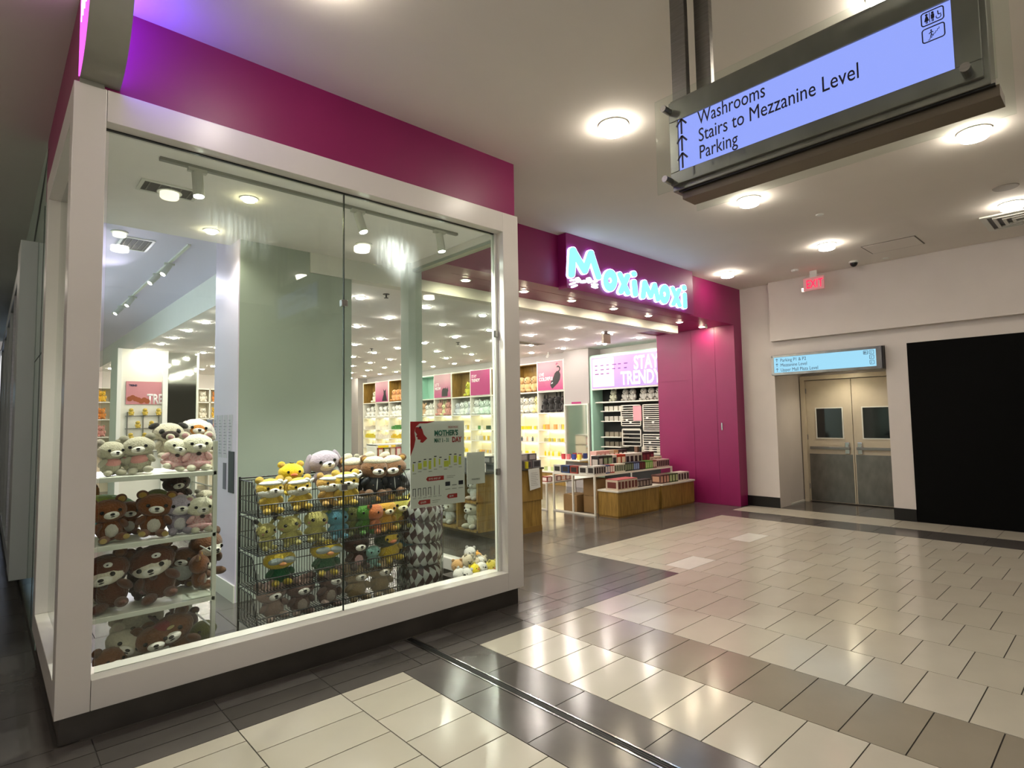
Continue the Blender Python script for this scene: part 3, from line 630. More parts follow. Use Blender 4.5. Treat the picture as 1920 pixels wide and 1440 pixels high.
# ================= CEILING FITTINGS =================
def mall_lamp(x, y, label):
    t = thing('ceiling_lamp', (x, y, 4.13), label, 'ceiling lamp', 'round drum lamps of the mall ceiling')
    MB().lathe((x, y, 4.118), [(0.125, 0), (0.125, 0.012)], 32).build('trim_ring', M['whitem'], t, smooth=False)
    MB().lathe((x, y, 4.056), [(0.092, 0), (0.103, 0.008), (0.103, 0.062)], 32).build('diffuser', M['warm_lamp'], t)
    MB().lathe((x, y, 4.085), [(0.115, 0), (0.115, 0.006)], 32).build('glass_band', M['glass2'], t)
    return t
for x, y, l in ((3.80, 2.83, 'round drum lamp on the ceiling left of the hanging sign'),
                (6.30, 2.84, 'round drum lamp on the ceiling directly below the hanging sign'),
                (6.29, 0.83, 'largest round drum lamp at the right, under the sign\'s right end'),
                (8.87, 2.90, 'round drum lamp before the rectangular ceiling hatch'),
                (9.29, 4.62, 'round drum lamp beside the lit shop name sign'),
                (8.84, 0.87, 'round drum lamp beside the air vent at the right edge')):
    mall_lamp(x, y, l)
for x, y in ((1.28, 2.83), (3.8, 0.83), (-1.25, 2.83), (-1.25, 0.83), (1.28, -1.2), (3.8, -1.2), (6.3, -1.2), (8.85, -1.2), (-1.4, 5.6), (-1.4, 8.5), (-1.4, 12.0)):  # the last three are unseen extras, added to brighten the left corridor
    mall_lamp(x, y, 'unseen round drum lamp assumed for the mall ceiling, outside the picture')
# speaker disc, sprinkler caps, smoke detector, camera, hatch, vent
t = tag(MB().lathe((8.15, 0.84, 4.122), [(0.11, 0), (0.115, 0.008)], 28).build('ceiling_speaker', mat('speaker_grey', '#9d968c', 0.7)), 'flat round grey speaker cover on the mall ceiling', 'speaker')
for x, y, l in ((7.46, 2.5, 'small round sprinkler cap on the ceiling between two drum lamps'), (10.38, 2.55, 'small round cap on the ceiling just beyond the hatch')):
    tag(MB().lathe((x, y, 4.118), [(0.04, 0), (0.045, 0.012)], 18).build('ceiling_disc', M['whitem']), l, 'ceiling disc')
t = thing('smoke_detector', (10.0, 3.78, 4.13), 'small white smoke detector on the ceiling left of the exit sign', 'smoke detector')
MB().lathe((10.0, 3.78, 4.095), [(0.045, 0), (0.055, 0.01), (0.06, 0.035)], 20).build('housing', M['whitem'], t)
t = thing('security_camera', (10.2, 2.95, 4.13), 'black dome security camera with white base on the ceiling', 'security camera')
MB().lathe((10.2, 2.95, 4.10), [(0.07, 0), (0.07, 0.03)], 20).build('base', M['whitem'], t)
MB().ell((10.2, 2.95, 4.10), (0.055, 0.055, 0.06)).build('dome', M['blackm'], t, smooth=True)
t = thing('access_hatch', (9.66, 2.28, 4.13), 'flush rectangular access hatch in the mall ceiling', 'ceiling hatch')
MB().box(9.40, 9.93, 1.96, 2.60, 4.122, 4.13).build('panel', M['ceil'], t)
g = mat('hatch_gap', '#6b655c', 0.8)
MB().box(9.385, 9.40, 1.945, 2.615, 4.124, 4.13).box(9.93, 9.945, 1.945, 2.615, 4.124, 4.13).box(9.40, 9.93, 1.945, 1.96, 4.124, 4.13).box(9.40, 9.93, 2.6, 2.615, 4.124, 4.13).build('frame', g, t)
t = thing('air_vent', (9.55, 0.88, 4.13), 'square white air vent with nested louvres on the mall ceiling', 'air vent')
box('backing', 9.22, 9.90, 0.55, 1.18, 4.128, 4.13, M['blackm'], t)
def ring(mb, x0, x1, y0, y1, w_, z0, z1):
    mb.box(x0, x1, y0, y0 + w_, z0, z1).box(x0, x1, y1 - w_, y1, z0, z1).box(x0, x0 + w_, y0 + w_, y1 - w_, z0, z1).box(x1 - w_, x1, y0 + w_, y1 - w_, z0, z1)
    return mb
ring(MB(), 9.18, 9.94, 0.51, 1.22, 0.06, 4.112, 4.13).build('frame', M['whitem'], t)
for k in range(3):
    d = 0.11 + k * 0.085
    ring(MB(), 9.18 + d, 9.94 - d, 0.51 + d, 1.22 - d, 0.035, 4.105 - 0.004 * k, 4.127).build('louvre', M['whitem'], t)

# ---- downlights
def disc_light(name, x, y, z, r, m, label, cat, group, drop=0.030):
    t = thing(name, (x, y, z), label, cat, group)
    MB().lathe((x, y, z - 0.006), [(r + 0.018, 0), (r + 0.022, 0.006)], 20).build('rim', M['whitem'], t)
    MB().lathe((x, y, z - drop), [(r * 0.55, 0), (r * 0.85, drop * 0.2), (r, drop * 0.8)], 20).build('lens', m, t)
    return t
p0 = None
for i in range(7):
    x = (4.34, 5.34, 6.31, 7.31, 8.30, 9.33, 10.18)[i]
    y = (5.54, 5.54, 5.54, 5.54, 5.56, 5.59, 5.62)[i]
    pl_l = 'round warm downlight in the pink soffit above the entrance, %s from the left' % ORDW[i]
    if p0 is None: p0 = disc_light('portal_downlight', x, y, 3.42, 0.052, M['portal_lamp'], pl_l, 'downlight', 'downlights in the pink entrance soffit', 0.012)
    else: copy_tree(p0, (x, y, 3.42), label=pl_l)
t = thing('mini_camera', (9.98, 5.42, 3.42), 'small white camera under the pink soffit near its right end', 'security camera')
MB().tube((9.98, 5.42, 3.42), (9.98, 5.42, 3.39), 0.02).tube((9.98, 5.42, 3.385), (9.91, 5.38, 3.35), 0.022, 10).build('body', M['whitem'], t)
p0 = None
for j in range(13):
    for i in range(8):
        x = 2.67 + 1.09 * i; y = 7.15 + 1.1 * j
        if x > 9.3 and y < 7.0: continue
        sl_l = 'round shop downlight, %s row from the entrance, %s from the left' % (ORDW[j], ORDW[i])
        if p0 is None: p0 = disc_light('shop_downlight', x, y, 3.4, 0.055, M['shop_lamp'], sl_l, 'downlight', 'grid of round downlights in the shop ceiling', 0.022)
        else: copy_tree(p0, (x, y, 3.4), label=sl_l)
for x, y, z, l in ((1.007, 5.0, 3.5, 'short round white drum lamp beside the dark vent inside the display window'), (1.05, 7.6, 3.86, 'short round white drum lamp on the lilac-lit ceiling behind the display'),
                   (2.80, 5.25, 3.5, 'short round white drum lamp right of the glass joint inside the display window')):
    t = thing('drum_lamp', (x, y, z), l, 'ceiling lamp')
    MB().lathe((x, y, z - 0.055), [(0.06, 0), (0.066, 0.01), (0.066, 0.055)], 24).build('diffuser', mat('drum_soft', '#eceadf', 0.4, emit='#fff4e2', estr=0.7), t)
    MB().lathe((x, y, z - 0.012), [(0.085, 0), (0.085, 0.012)], 24).build('base', M['whitem'], t)
for x, y, l in ((1.517, 4.75, 'bright round recessed spot in the display ceiling, front one'), (1.509, 5.77, 'bright round recessed spot in the display ceiling, rear one')):
    disc_light('display_spot', x, y, 3.5, 0.05, mat('display_spot_lens', '#ffffff', emit='#fff3c0', estr=40), l, 'downlight', None)
    spot_lamp((x, y, 3.47), (0, 0, -1), 45, (1, 0.93, 0.75), 2.4)
# dark vents in the display and raised ceilings
for x0, x1, y0, y1, z, l in ((0.82, 1.17, 4.86, 5.06, 3.5, 'dark slotted air grille in the display ceiling'), (1.12, 1.40, 7.75, 8.25, 3.86, 'dark air grille in the raised lilac-lit ceiling')):
    t = thing('air_grille', ((x0 + x1) / 2, (y0 + y1) / 2, z), l, 'air vent')
    box('mesh', x0, x1, y0, y1, z - 0.006, z, mat('grille_dark', '#4d4c46', 0.7, bump=0.3, bscale=300), t)
    ring(MB(), x0 - 0.025, x1 + 0.025, y0 - 0.025, y1 + 0.025, 0.025, z - 0.01, z).build('frame', M['whitem'], t)
    for k in range(5):
        xx = x0 + (x1 - x0) * (k + 0.5) / 5; box('slat', xx - 0.004, xx + 0.004, y0, y1, z - 0.009, z - 0.006, mat('slat_grey', '#77756b', 0.6), t)
for x0, x1, y0, y1, l in ((8.3, 9.3, 9.05, 9.25, 'long dark slot vent in the shop ceiling near the entrance'), (4.9, 5.9, 12.1, 12.35, 'long dark slot vent in the shop ceiling, middle'), (4.7, 6.0, 15.3, 15.6, 'long dark slot vent in the shop ceiling, far one')):
    t = thing('slot_vent', ((x0 + x1) / 2, y0, 3.4), l, 'air vent')
    box('slot', x0, x1, y0, y1, 3.39, 3.4, M['blackm'], t); ring(MB(), x0 - 0.03, x1 + 0.03, y0 - 0.03, y1 + 0.03, 0.03, 3.385, 3.4).build('frame', mat('vent_frame', '#8c8880', 0.6), t)
for x, y, l in ((3.93, 6.75, 'dark sprinkler head, nearest one in the shop ceiling'), (4.75, 7.5, 'dark sprinkler head, second one in the shop ceiling'), (6.6, 12.0, 'dark sprinkler head deep in the shop ceiling'), (7.6, 10.0, 'dark sprinkler head above the left wall units')):
    t = thing('sprinkler', (x, y, 3.4), l, 'sprinkler')
    MB().tube((x, y, 3.4), (x, y, 3.35), 0.01).build('stem', M['blackm'], t); MB().lathe((x, y, 3.345), [(0.03, 0), (0.03, 0.005)], 14).build('deflector', M['blackm'], t)
    MB().lathe((x, y, 3.394), [(0.045, 0), (0.045, 0.006)], 14).build('plate', M['blackm'], t)
# ---- track lights
def track(name, p, q, z, label, spots, along):
    t = thing(name, ((p[0] + q[0]) / 2, (p[1] + q[1]) / 2, z), label, 'track light')
    if along == 'x': box('rail', p[0], q[0], p[1] - 0.018, p[1] + 0.018, z - 0.022, z, mat('track_grey', '#8f8f86', 0.5), t)
    else: box('rail', p[0] - 0.018, p[0] + 0.018, p[1], q[1], z - 0.022, z, M['whitem'], t)
    for (x, y, dx, dy, on) in spots:
        b = Vector((x, y, z - 0.05)); d = Vector((dx, dy, -1)).normalized()
        e = b + d * 0.17
        h_ = MB().tube(b, e, 0.036, 18).tube((x, y, z - 0.02), b, 0.012, 8).box(x - 0.06, x + 0.06, y - 0.02, y + 0.02, z - 0.045, z - 0.02).build('spot_head', mat('spot_white', '#c9c8be', 0.4), t)
        spot_lamp(e + d * 0.02, d, 110 if on else 90, (1, 0.96, 0.88) if on else (0.86, 0.8, 1.0), size=2.2 if on else 2.9)
        MB().tube(e, e + d * 0.004, 0.031, 18).build('lens', M['track_lamp'] if on else mat('track_soft', '#ffffff', emit='#fff6ea', estr=8), h_)
track('track_light', (0.82, 4.38), (3.33, 4.40), 3.5, 'white track with spotlights along the front of the display ceiling', ((1.05, 4.38, 0.05, -0.1, True), (2.28, 4.38, 0.2, -0.25, True), (3.12, 4.38, 0.1, -0.1, True)), 'x')
track('track_light', (1.75, 7.6), (1.75, 13.2), 3.86, 'white track with four spotlights running deep along the raised ceiling', ((1.75, 8.6, -0.6, -0.3, False), (1.75, 9.3, -0.8, -0.3, False), (1.75, 11.2, -0.6, -0.3, False), (1.75, 12.2, -0.8, -0.3, False)), 'y')

# ---- exit signs
t = thing('exit_sign', (10.3, 3.6, 3.8), 'glowing red EXIT sign box hanging from the mall ceiling', 'exit sign')
fS = side(10.3, 3.77, 3.80)
MB().box(10.3, 10.34, 3.44, 3.77, 3.80, 4.02).build('case', mat('exit_case', '#c2a8a8', 0.4, emit='#ff5068', estr=0.12), t, bevel=0.006)
box('bracket', 10.305, 10.335, 3.55, 3.66, 4.02, 4.13, M['whitem'], t)
text('exit_lettering', 'EXIT', 0.20, fS, 0.045, 0.04, emis('exit_red', '#ff1236', 2.2), t, sx=0.66)
box('side_lamp', 10.295, 10.345, 3.771, 3.80, 3.80, 3.86, mat('exit_lamp', '#eeeeee', 0.4, emit='#ffe8d8', estr=0.8), t)
t = thing('exit_sign', (8.98, 7.0, 3.2), 'white boxy exit sign with twin lamps hanging inside the shop entrance', 'exit sign')
MB().box(8.86, 9.08, 6.98, 7.03, 3.16, 3.33).build('case', mat('exit_case_b', '#cdbfae', 0.4), t, bevel=0.004)
MB().box(8.88, 9.06, 6.975, 7.035, 3.33, 3.36).box(8.93, 9.01, 6.99, 7.02, 3.36, 3.4).build('bracket', M['steel'], t)
MB().tube((8.85, 6.99, 3.36), (8.82, 6.95, 3.34), 0.02).tube((9.09, 6.99, 3.36), (9.12, 6.95, 3.34), 0.02).build('twin_lamps', mat('lamp_white', '#e8e8e8', 0.3, emit='#ffffff', estr=1), t)

# ================= SIGNS =================
# hanging direction sign
t = thing('hanging_sign', (2.85, 1.0, 2.9), 'hanging steel and glass direction sign reading Washrooms, Stairs to Mezzanine Level, Parking', 'sign')
XS = 2.82
b = MB().box(XS, XS + 0.13, 0.31, 1.70, 2.945, 3.47)
body = b.build('body', M['steel_h'], t, bevel=0.004)
box('lower_channel', XS + 0.03, XS + 0.16, 0.29, 1.66, 2.90, 2.945, mat('channel_bronze', '#6f6456', 0.45, metal=0.5), t)
box('shadow_gap', XS + 0.01, XS + 0.05, 0.30, 1.67, 2.938, 2.947, M['blackm'], t)
fr = MB().box(XS - 0.02, XS, 0.33, 1.70, 2.975, 3.045).box(XS - 0.02, XS, 0.33, 1.70, 3.335, 3.45).box(XS - 0.02, XS, 0.33, 0.415, 3.045, 3.335).box(XS - 0.02, XS, 1.645, 1.70, 3.045, 3.335).build('face_frame', M['steel_h'], t, bevel=0.003)
scr = box('screen', XS - 0.012, XS - 0.004, 0.415, 1.645, 3.045, 3.335, emis('screen_lilac', '#95a3fb', 0.72), t)
box('glass_panel', XS - 0.065, XS - 0.057, 0.285, 1.76, 2.93, 3.47, M['glass2'], t)
box('glass_panel', XS + 0.18, XS + 0.188, 0.26, 1.66, 2.87, 3.50, M['glass2'], t)
for y, z in ((1.695, 3.40), (1.70, 3.0), (0.375, 3.005)):
    MB().tube((XS - 0.085, y, z), (XS - 0.02, y, z), 0.018, 16).build('standoff', M['steel'], t, smooth=False)
MB().box(XS + 0.01, XS + 0.05, 1.60, 1.69, 3.47, 4.13).build('hanger', M['steel'], t, bevel=0.003)
MB().box(XS + 0.10, XS + 0.14, 1.50, 1.59, 3.47, 4.13).build('hanger', M['steel'], t, bevel=0.003)
MB().box(XS + 0.01, XS + 0.05, 0.33, 0.42, 3.47, 4.13).build('hanger', M['steel'], t, bevel=0.003)
MB().box(XS + 0.10, XS + 0.14, 0.25, 0.34, 3.47, 4.13).build('hanger', M['steel'], t, bevel=0.003)
fH = side(XS - 0.066, 1.76, 2.93)
ik = M['ink']
text('lettering', 'Washrooms', 0.103, fH, 0.262, 0.302, ik, t, sx=0.70)
text('lettering', 'Stairs to Mezzanine Level', 0.103, fH, 0.262, 0.208, ik, t, sx=0.725)
text('lettering', 'Parking', 0.103, fH, 0.262, 0.115, ik, t, sx=0.70)
ar = MB()
for v in (0.29, 0.195, 0.10):
    ar.prism(stroke(0.165, v, 0.165, v + 0.085, 0.005), fH, 0.001, 0.003)
    ar.prism(stroke(0.165, v + 0.085, 0.135, v + 0.05, 0.005), fH, 0.001, 0.003)
    ar.prism(stroke(0.165, v + 0.085, 0.195, v + 0.05, 0.005), fH, 0.001, 0.003)
ar.build('arrows', ik, t)
def frame_ring(mb, fn, u0, u1, v0, v1, r, w_, n0, n1):
    a = rrect(u0, u1, v0, v1, r); c = rrect(u0 + w_, u1 - w_, v0 + w_, v1 - w_, max(r - w_, 0.001)); k = len(a)
    for i in range(k):
        j = (i + 1) % k; mb.prism([a[i], a[j], c[j], c[i]], fn, n0, n1)
def pict_people(mb, fn, u, v, s, n0=0.001, n1=0.003):
    for q in (0.20, 0.52):
        mb.prism(circ(u + q * s, v + 0.72 * s, 0.075 * s, n=12), fn, n0, n1)
        if q < 0.3: mb.prism([(u + (q - .13) * s, v + .3 * s), (u + (q + .13) * s, v + .3 * s), (u + (q + .05) * s, v + .63 * s), (u + (q - .05) * s, v + .63 * s)], fn, n0, n1)
        else: mb.prism(rect(u + (q - .09) * s, u + (q + .09) * s, v + .35 * s, v + .63 * s), fn, n0, n1)
        mb.prism(rect(u + (q - .055) * s, u + (q - .01) * s, v + .15 * s, v + .36 * s), fn, n0, n1)
        mb.prism(rect(u + (q + .01) * s, u + (q + .055) * s, v + .15 * s, v + .36 * s), fn, n0, n1)
    mb.prism(stroke(u + .36 * s, v + .15 * s, u + .36 * s, v + .82 * s, .018 * s), fn, n0, n1)
    for k in range(10):
        a0, a1 = math.radians(150 + k * 24), math.radians(150 + (k + 1) * 24)
        mb.prism(stroke(u + .83 * s + .13 * s * math.cos(a0), v + .33 * s + .13 * s * math.sin(a0), u + .83 * s + .13 * s * math.cos(a1), v + .33 * s + .13 * s * math.sin(a1), .02 * s), fn, n0, n1)
    mb.prism(stroke(u + .80 * s, v + .70 * s, u + .82 * s, v + .45 * s, .028 * s), fn, n0, n1)
    mb.prism(stroke(u + .82 * s, v + .45 * s, u + .97 * s, v + .45 * s, .022 * s), fn, n0, n1)
def pict_stairs(mb, fn, u, v, s, n0=0.001, n1=0.003):
    x, y = u + .15 * s, v + .12 * s; st = .115 * s
    for k in range(6):
        mb.prism(stroke(x, y, x + st, y, .014 * s), fn, n0, n1); x += st
        mb.prism(stroke(x, y, x, y + st, .014 * s), fn, n0, n1); y += st
    cx, cy = u + .36 * s, v + .78 * s
    mb.prism(circ(cx, cy, .055 * s, n=12), fn, n0, n1)
    for a in ((.36, .70, .36, .5), (.36, .5, .30, .28), (.36, .5, .44, .40), (.36, .68, .22, .56), (.36, .68, .48, .6)):
        mb.prism(stroke(u + a[0] * s, v + a[1] * s, u + a[2] * s, v + a[3] * s, .026 * s), fn, n0, n1)
ic = MB()
frame_ring(ic, fH, 1.254, 1.331, 0.308, 0.366, 0.011, 0.004, 0.001, 0.003); pict_people(ic, fH, 1.261, 0.308, 0.062)
ic.build('restroom_symbol', ik, t)
ic = MB()
frame_ring(ic, fH, 1.254, 1.331, 0.238, 0.298, 0.011, 0.004, 0.001, 0.003); pict_stairs(ic, fH, 1.266, 0.240, 0.055)
ic.build('stairs_symbol', ik, t)

# light box above the doors
t = thing('door_light_sign', (10.6, 3.6, 2.4), 'lit blue-white direction sign above the double doors', 'sign')
box('case', 10.62, 10.80, 2.725, 4.50, 2.41, 2.775, M['blackm'], t)
MB().box(10.60, 10.62, 2.74, 4.50, 2.41, 2.455).box(10.60, 10.62, 2.74, 4.50, 2.735, 2.775).box(10.60, 10.62, 2.74, 2.82, 2.455, 2.735).box(10.60, 10.62, 4.455, 4.50, 2.455, 2.735).build('steel_frame', M['steel_h'], t, bevel=0.002)
box('screen', 10.605, 10.612, 2.82, 4.455, 2.455, 2.735, emis('screen_blue', '#98cfe8', 0.72), t)
fD = side(10.604, 4.50, 2.41)
im = mat('sign_blue_ink', '#3a4c66', 0.5)
for k, s in enumerate(('Parking P1 & P2', 'Mezzanine Level', 'Upper Mall Plaza Level')):
    text('lettering', s, 0.085, fD, 0.16, 0.24 - 0.088 * k, im, t, sx=0.82)
    v = 0.24 - 0.088 * k
    a = MB().prism(stroke(0.10, v, 0.10, v + 0.06, 0.004), fD, 0.001, 0.002).prism(stroke(0.10, v + 0.06, 0.08, v + 0.04, 0.004), fD, 0.001, 0.002).prism(stroke(0.10, v + 0.06, 0.12, v + 0.04, 0.004), fD, 0.001, 0.002)
    a.build('arrow', im, t)
ic = MB()
for (u, v) in ((1.50, 0.245), (1.585, 0.245), (1.585, 0.165), (1.585, 0.08)):
    frame_ring(ic, fD, u, u + 0.068, v, v + 0.066, 0.01, 0.006, 0.001, 0.003)
    if u < 1.55: pict_people(ic, fD, u + 0.002, v + 0.003, 0.06)
    else: pict_stairs(ic, fD, u + 0.004, v + 0.002, 0.058)
ic.build('symbols', im, t)
for y in (4.49, 2.76): MB().tube((10.585, y, 2.43), (10.60, y, 2.43), 0.012, 10).tube((10.585, y, 2.75), (10.60, y, 2.75), 0.012, 10).build('standoff', M['steel'], t)

# shop name sign
sb = thing('shop_name_sign', (7.1, 5.0, 3.42), 'dark pink sign box with glowing MOXI MOXI letters and cat face over the entrance', 'sign')
MB().box(5.55, 8.72, 4.95, 5.1, 3.39, 4.128).build('sign_box', mat('pink_dark_box', '#8e1465', 0.5), sb, bevel=0.004)
fP = lambda u, v, n: (u, 4.948 - n, v)
glow = emis('letter_cyan', '#9af0f4', 0.72); halo = emis('letter_white', '#b4ceff', SIGN_GLOW)
def shrink(poly, f):
    n = len(poly); cx = sum(p[0] for p in poly) / n; cy = sum(p[1] for p in poly) / n
    out = []
    for i in range(n):
        a = Vector(poly[i - 1]); b_ = Vector(poly[i]); c = Vector(poly[(i + 1) % n])
        e = (c - a)
        if e.length < 1e-6: out.append(tuple(b_)); continue
        nn = Vector((-e.y, e.x)).normalized()
        if nn.dot(Vector((cx, cy)) - b_) < 0: nn = -nn
        out.append(tuple(b_ + nn * f))
    return out
for key in LETTERS:
    polys = LETTERS[key]; a, c = MB(), MB()
    if key.startswith('letter_o'):
        o_, i_ = polys; k = len(o_)
        for i in range(k):
            j = (i + 1) % k
            a.prism([o_[i], o_[j], i_[j], i_[i]], fP, 0, 0.03)
            so, si = shrink(o_, 0.008), shrink(i_, -0.006)
            c.prism([so[i], so[j], si[j], si[i]], fP, 0.03, 0.034)
    else:
        for i, pl_ in enumerate(polys):
            a.prism(pl_, fP, 0, 0.03 + 0.0004 * i)
            if key != 'cat_face': c.prism(shrink(pl_, 0.008), fP, 0.03, 0.034 + 0.0004 * i)
    nm = key.split('.')[0]
    o = a.build(nm, halo if key != 'cat_face' else emis('cat_white', '#dff4ff', 1.3), sb)
    if c.v: c.build('inner_glow', glow, o)
# round blade sign at the corner of the window box
t = thing('round_blade_sign', (0.43, 3.8, 3.66), 'thick round grey blade sign with a glowing magenta face at the upper left', 'sign')
def dpoly(R, cy=3.95, cz=4.10, z1=4.128, y1=3.918):
    pts = []
    for k in range(73):
        a = math.radians(-180 + k * 2.5) ; y = cy + R * math.cos(a); z = cz + R * math.sin(a)
        if y <= y1: pts.append((y, z))
    zb = pts[-1][1]
    # walk from the top-left, along the rim, to the wall, and close against the ceiling
    return [(pts[0][0], z1)] + pts + [(y1, zb), (y1, z1)]
fx = lambda u, v, n: (0.52 - n, u, v)
rim = mat('sign_rim', '#8d8c80', 0.35, var=0.04)
q_ = dpoly(0.465); i_ = dpoly(0.45); rb = MB()
for a_, b_ in zip(range(len(q_) - 1), range(1, len(q_))): rb.prism([q_[a_], q_[b_], i_[b_], i_[a_]], fx, -0.004, 0.185)
rb.build('rim', rim, t)
MB().prism(i_, fx, 0.010, 0.184).build('drum_body', rim, t)
MB().prism(dpoly(0.45), fx, 0.185, 0.19).build('face', emis('face_magenta', '#f050e8', 1.5), t)
MB().prism(dpoly(0.43), fx, 0.004, 0.010).build('face', emis('face_violet', '#7440ff', 7.0), t)
lp = MB()
for k in range(9):
    a = 3.56 + 0.035 * k
    lp.prism(stroke(a, 3.93 + 0.02 * (k % 2), a, 4.1, 0.008), fx, 0.19, 0.192)
lp.build('face_pattern', emis('face_white', '#e8f4ff', 4.0), t)
box('bracket', 0.335, 0.45, 3.90, 3.93, 3.61, 3.68, rim, t)

t = disc_light('niche_downlight', 11.45, 3.62, 2.49, 0.06, mat('niche_lens', '#ffffff', emit='#fff0cc', estr=40), 'small warm downlight in the ceiling of the door niche', 'downlight', None)
spot_lamp((11.45, 3.62, 2.46), (0, 0, -1), 25, (1, 0.9, 0.7), 2.6)
# ================= SOFT TOYS =================
def fuzzy(name, n, m, amp, seed):
    r = random.Random(seed); mb = MB().ell((0, 0, 0), (1, 1, 1), n, m)
    mb.v = [tuple(c * (1 + r.uniform(-amp, amp)) for c in v) for v in mb.v]
    return mb.mesh(name, smooth=True)
SPH = {}
def sph(name, c, r, m, parent, H, rot=(0, 0, 0), smooth_=False):
    key = 'smooth' if smooth_ else 'fuzzy%d' % random.randint(0, 3)
    if key not in SPH:
        SPH[key] = fuzzy('plush_shape', 12, 8, 0, 0) if key == 'smooth' else fuzzy('plush_shape', 22, 14, 0.022, ord(key[-1]))
        SPH[key].materials.append(M['white'])
    o = bpy.data.objects.new(name, SPH[key]); COL.objects.link(o)
    o.material_slots[0].link = 'OBJECT'; o.material_slots[0].material = m
    o.parent = parent; o.location = Vector(c) * H; o.scale = Vector(r) * H; o.rotation_euler = rot
    return o
def fur(col, plain=False):
    return mat('fur_' + col.strip('#'), col, 0.95, var=0.10, vscale=9, bump=0.9, bscale=9 if not plain else 3, sheen=0.35)
BLK = mat('toy_black', '#0b0908', 0.25)
plaid = mat('pink_knit', '#d58c90', 0.9, var=0.35, vscale=5, col2='#f0d8d4', bump=0.5, bscale=20)
KINDS = {
 'grey_bear': dict(f='#b9b39c', ear='#a39d8a', bib='#e09c96'),
 'cream_bear': dict(f='#cfc8b2', ear='#c9b9a8'),
 'pink_plaid': dict(f='#e6e2c8', ear='#cf9a9c', dress=1, mouth=1),
 'brown_bear': dict(f='#7a4210', ear='#c79b32', patch='#ded8cc', feet='#c4a654'),
 'dark_bear': dict(f='#3a1d10', ear='#5c3a20', patch='#e3b7b7'),
 'olive_frog': dict(f='#76783f', ear=None, muz=None),
 'lav_bunny': dict(f='#a99dac', ear='drop', patch='#ddd8da', face='#dcd6d6'),
 'pug': dict(f='#cbc2ad', ear='flap', eyepatch='#1a1210', muz='#2a1610'),
 'hood_dog': dict(f='#c98432', ear=None, hood='#e6dfda', muz='#e8e0d4'),
 'hooded_bear': dict(f='#5a2a0e', ear='#7a4a22', mask='#e2dac8', badge=1, open=1),
 'hooded_tall': dict(f='#6b4120', ear='#7a4a22', mask='#e6e2d4'),
 'oval_brown': dict(f='#6a3d16', ear='#6a3d16', oval='#d8dad2', feet='#b08e44'),
 'reindeer': dict(f='#6f4422', ear='#5b371a', scarf='#7c1c1c', antler=1),
 'shiba': dict(f='#e3c04a', ear='#e3c04a', band='#efefec', chin='#e4e2d6'),
 'shiba_tan': dict(f='#d2a552', ear='#d2a552', band='#efefec', chin='#e4e2d6'),
 'chick': dict(f='#f2cf1c', ear='#e0b23c', beak='#e8742c', muz=None, tuft=1),
 'hat_bear': dict(f='#7a5434', ear='#c2973c', hat='#cdc4ae', jacket='#1f242c'),
 'yel_bunny': dict(f='#c9c070', ear='long', tip='#15110f', muz=None, blush='#d08a78', bigeye=1),
 'blue_toy': dict(f='#5f9fb4', ear='#7fa45c', muz=None),
 'green_toy': dict(f='#4f8a2c', ear='#3e7a24', muz=None),
 'orange_toy': dict(f='#c9713a', ear='#1c1410', muz=None),
 'yellow_cat': dict(f='#d9a436', ear='point', muz='#e8dcb8'),
 'yel_dog': dict(f='#cfc257', ear='#8a5a24', muz='#efe9c4', patch='#a07a30'),
 'duck_green': dict(f='#d9bc33', ear=None, muz=None, brow='#a4b0ad', coat='#16603a', beak='#e59a56', wide=1),
 'duck_hood': dict(f='#d9b936', ear=None, muz=None, hoodg='#22371a', beak='#e07b3c', wide=1),
 'teal_toy': dict(f='#8fc0b4', ear=None, muz=None),
 'rose_bear': dict(f='#ab9186', ear='#8d766c', bow='#c9a59c', stripes='#8f7568', sleepy=1),
 'rose_bear2': dict(f='#8f756c', ear='#6f5850', bow='#c9a59c', patch='#cdbdb2', sleepy=1),
 'tan_mole': dict(f='#a8916c', ear='#b8a283', stripes='#7d6848', muz='#e4dccb', sleepy=1),
 'white_bear': dict(f='#dedbd0', ear='#d0ccc0'),
 'pink_bear': dict(f='#d9a8a8', ear='#c08888'),
}
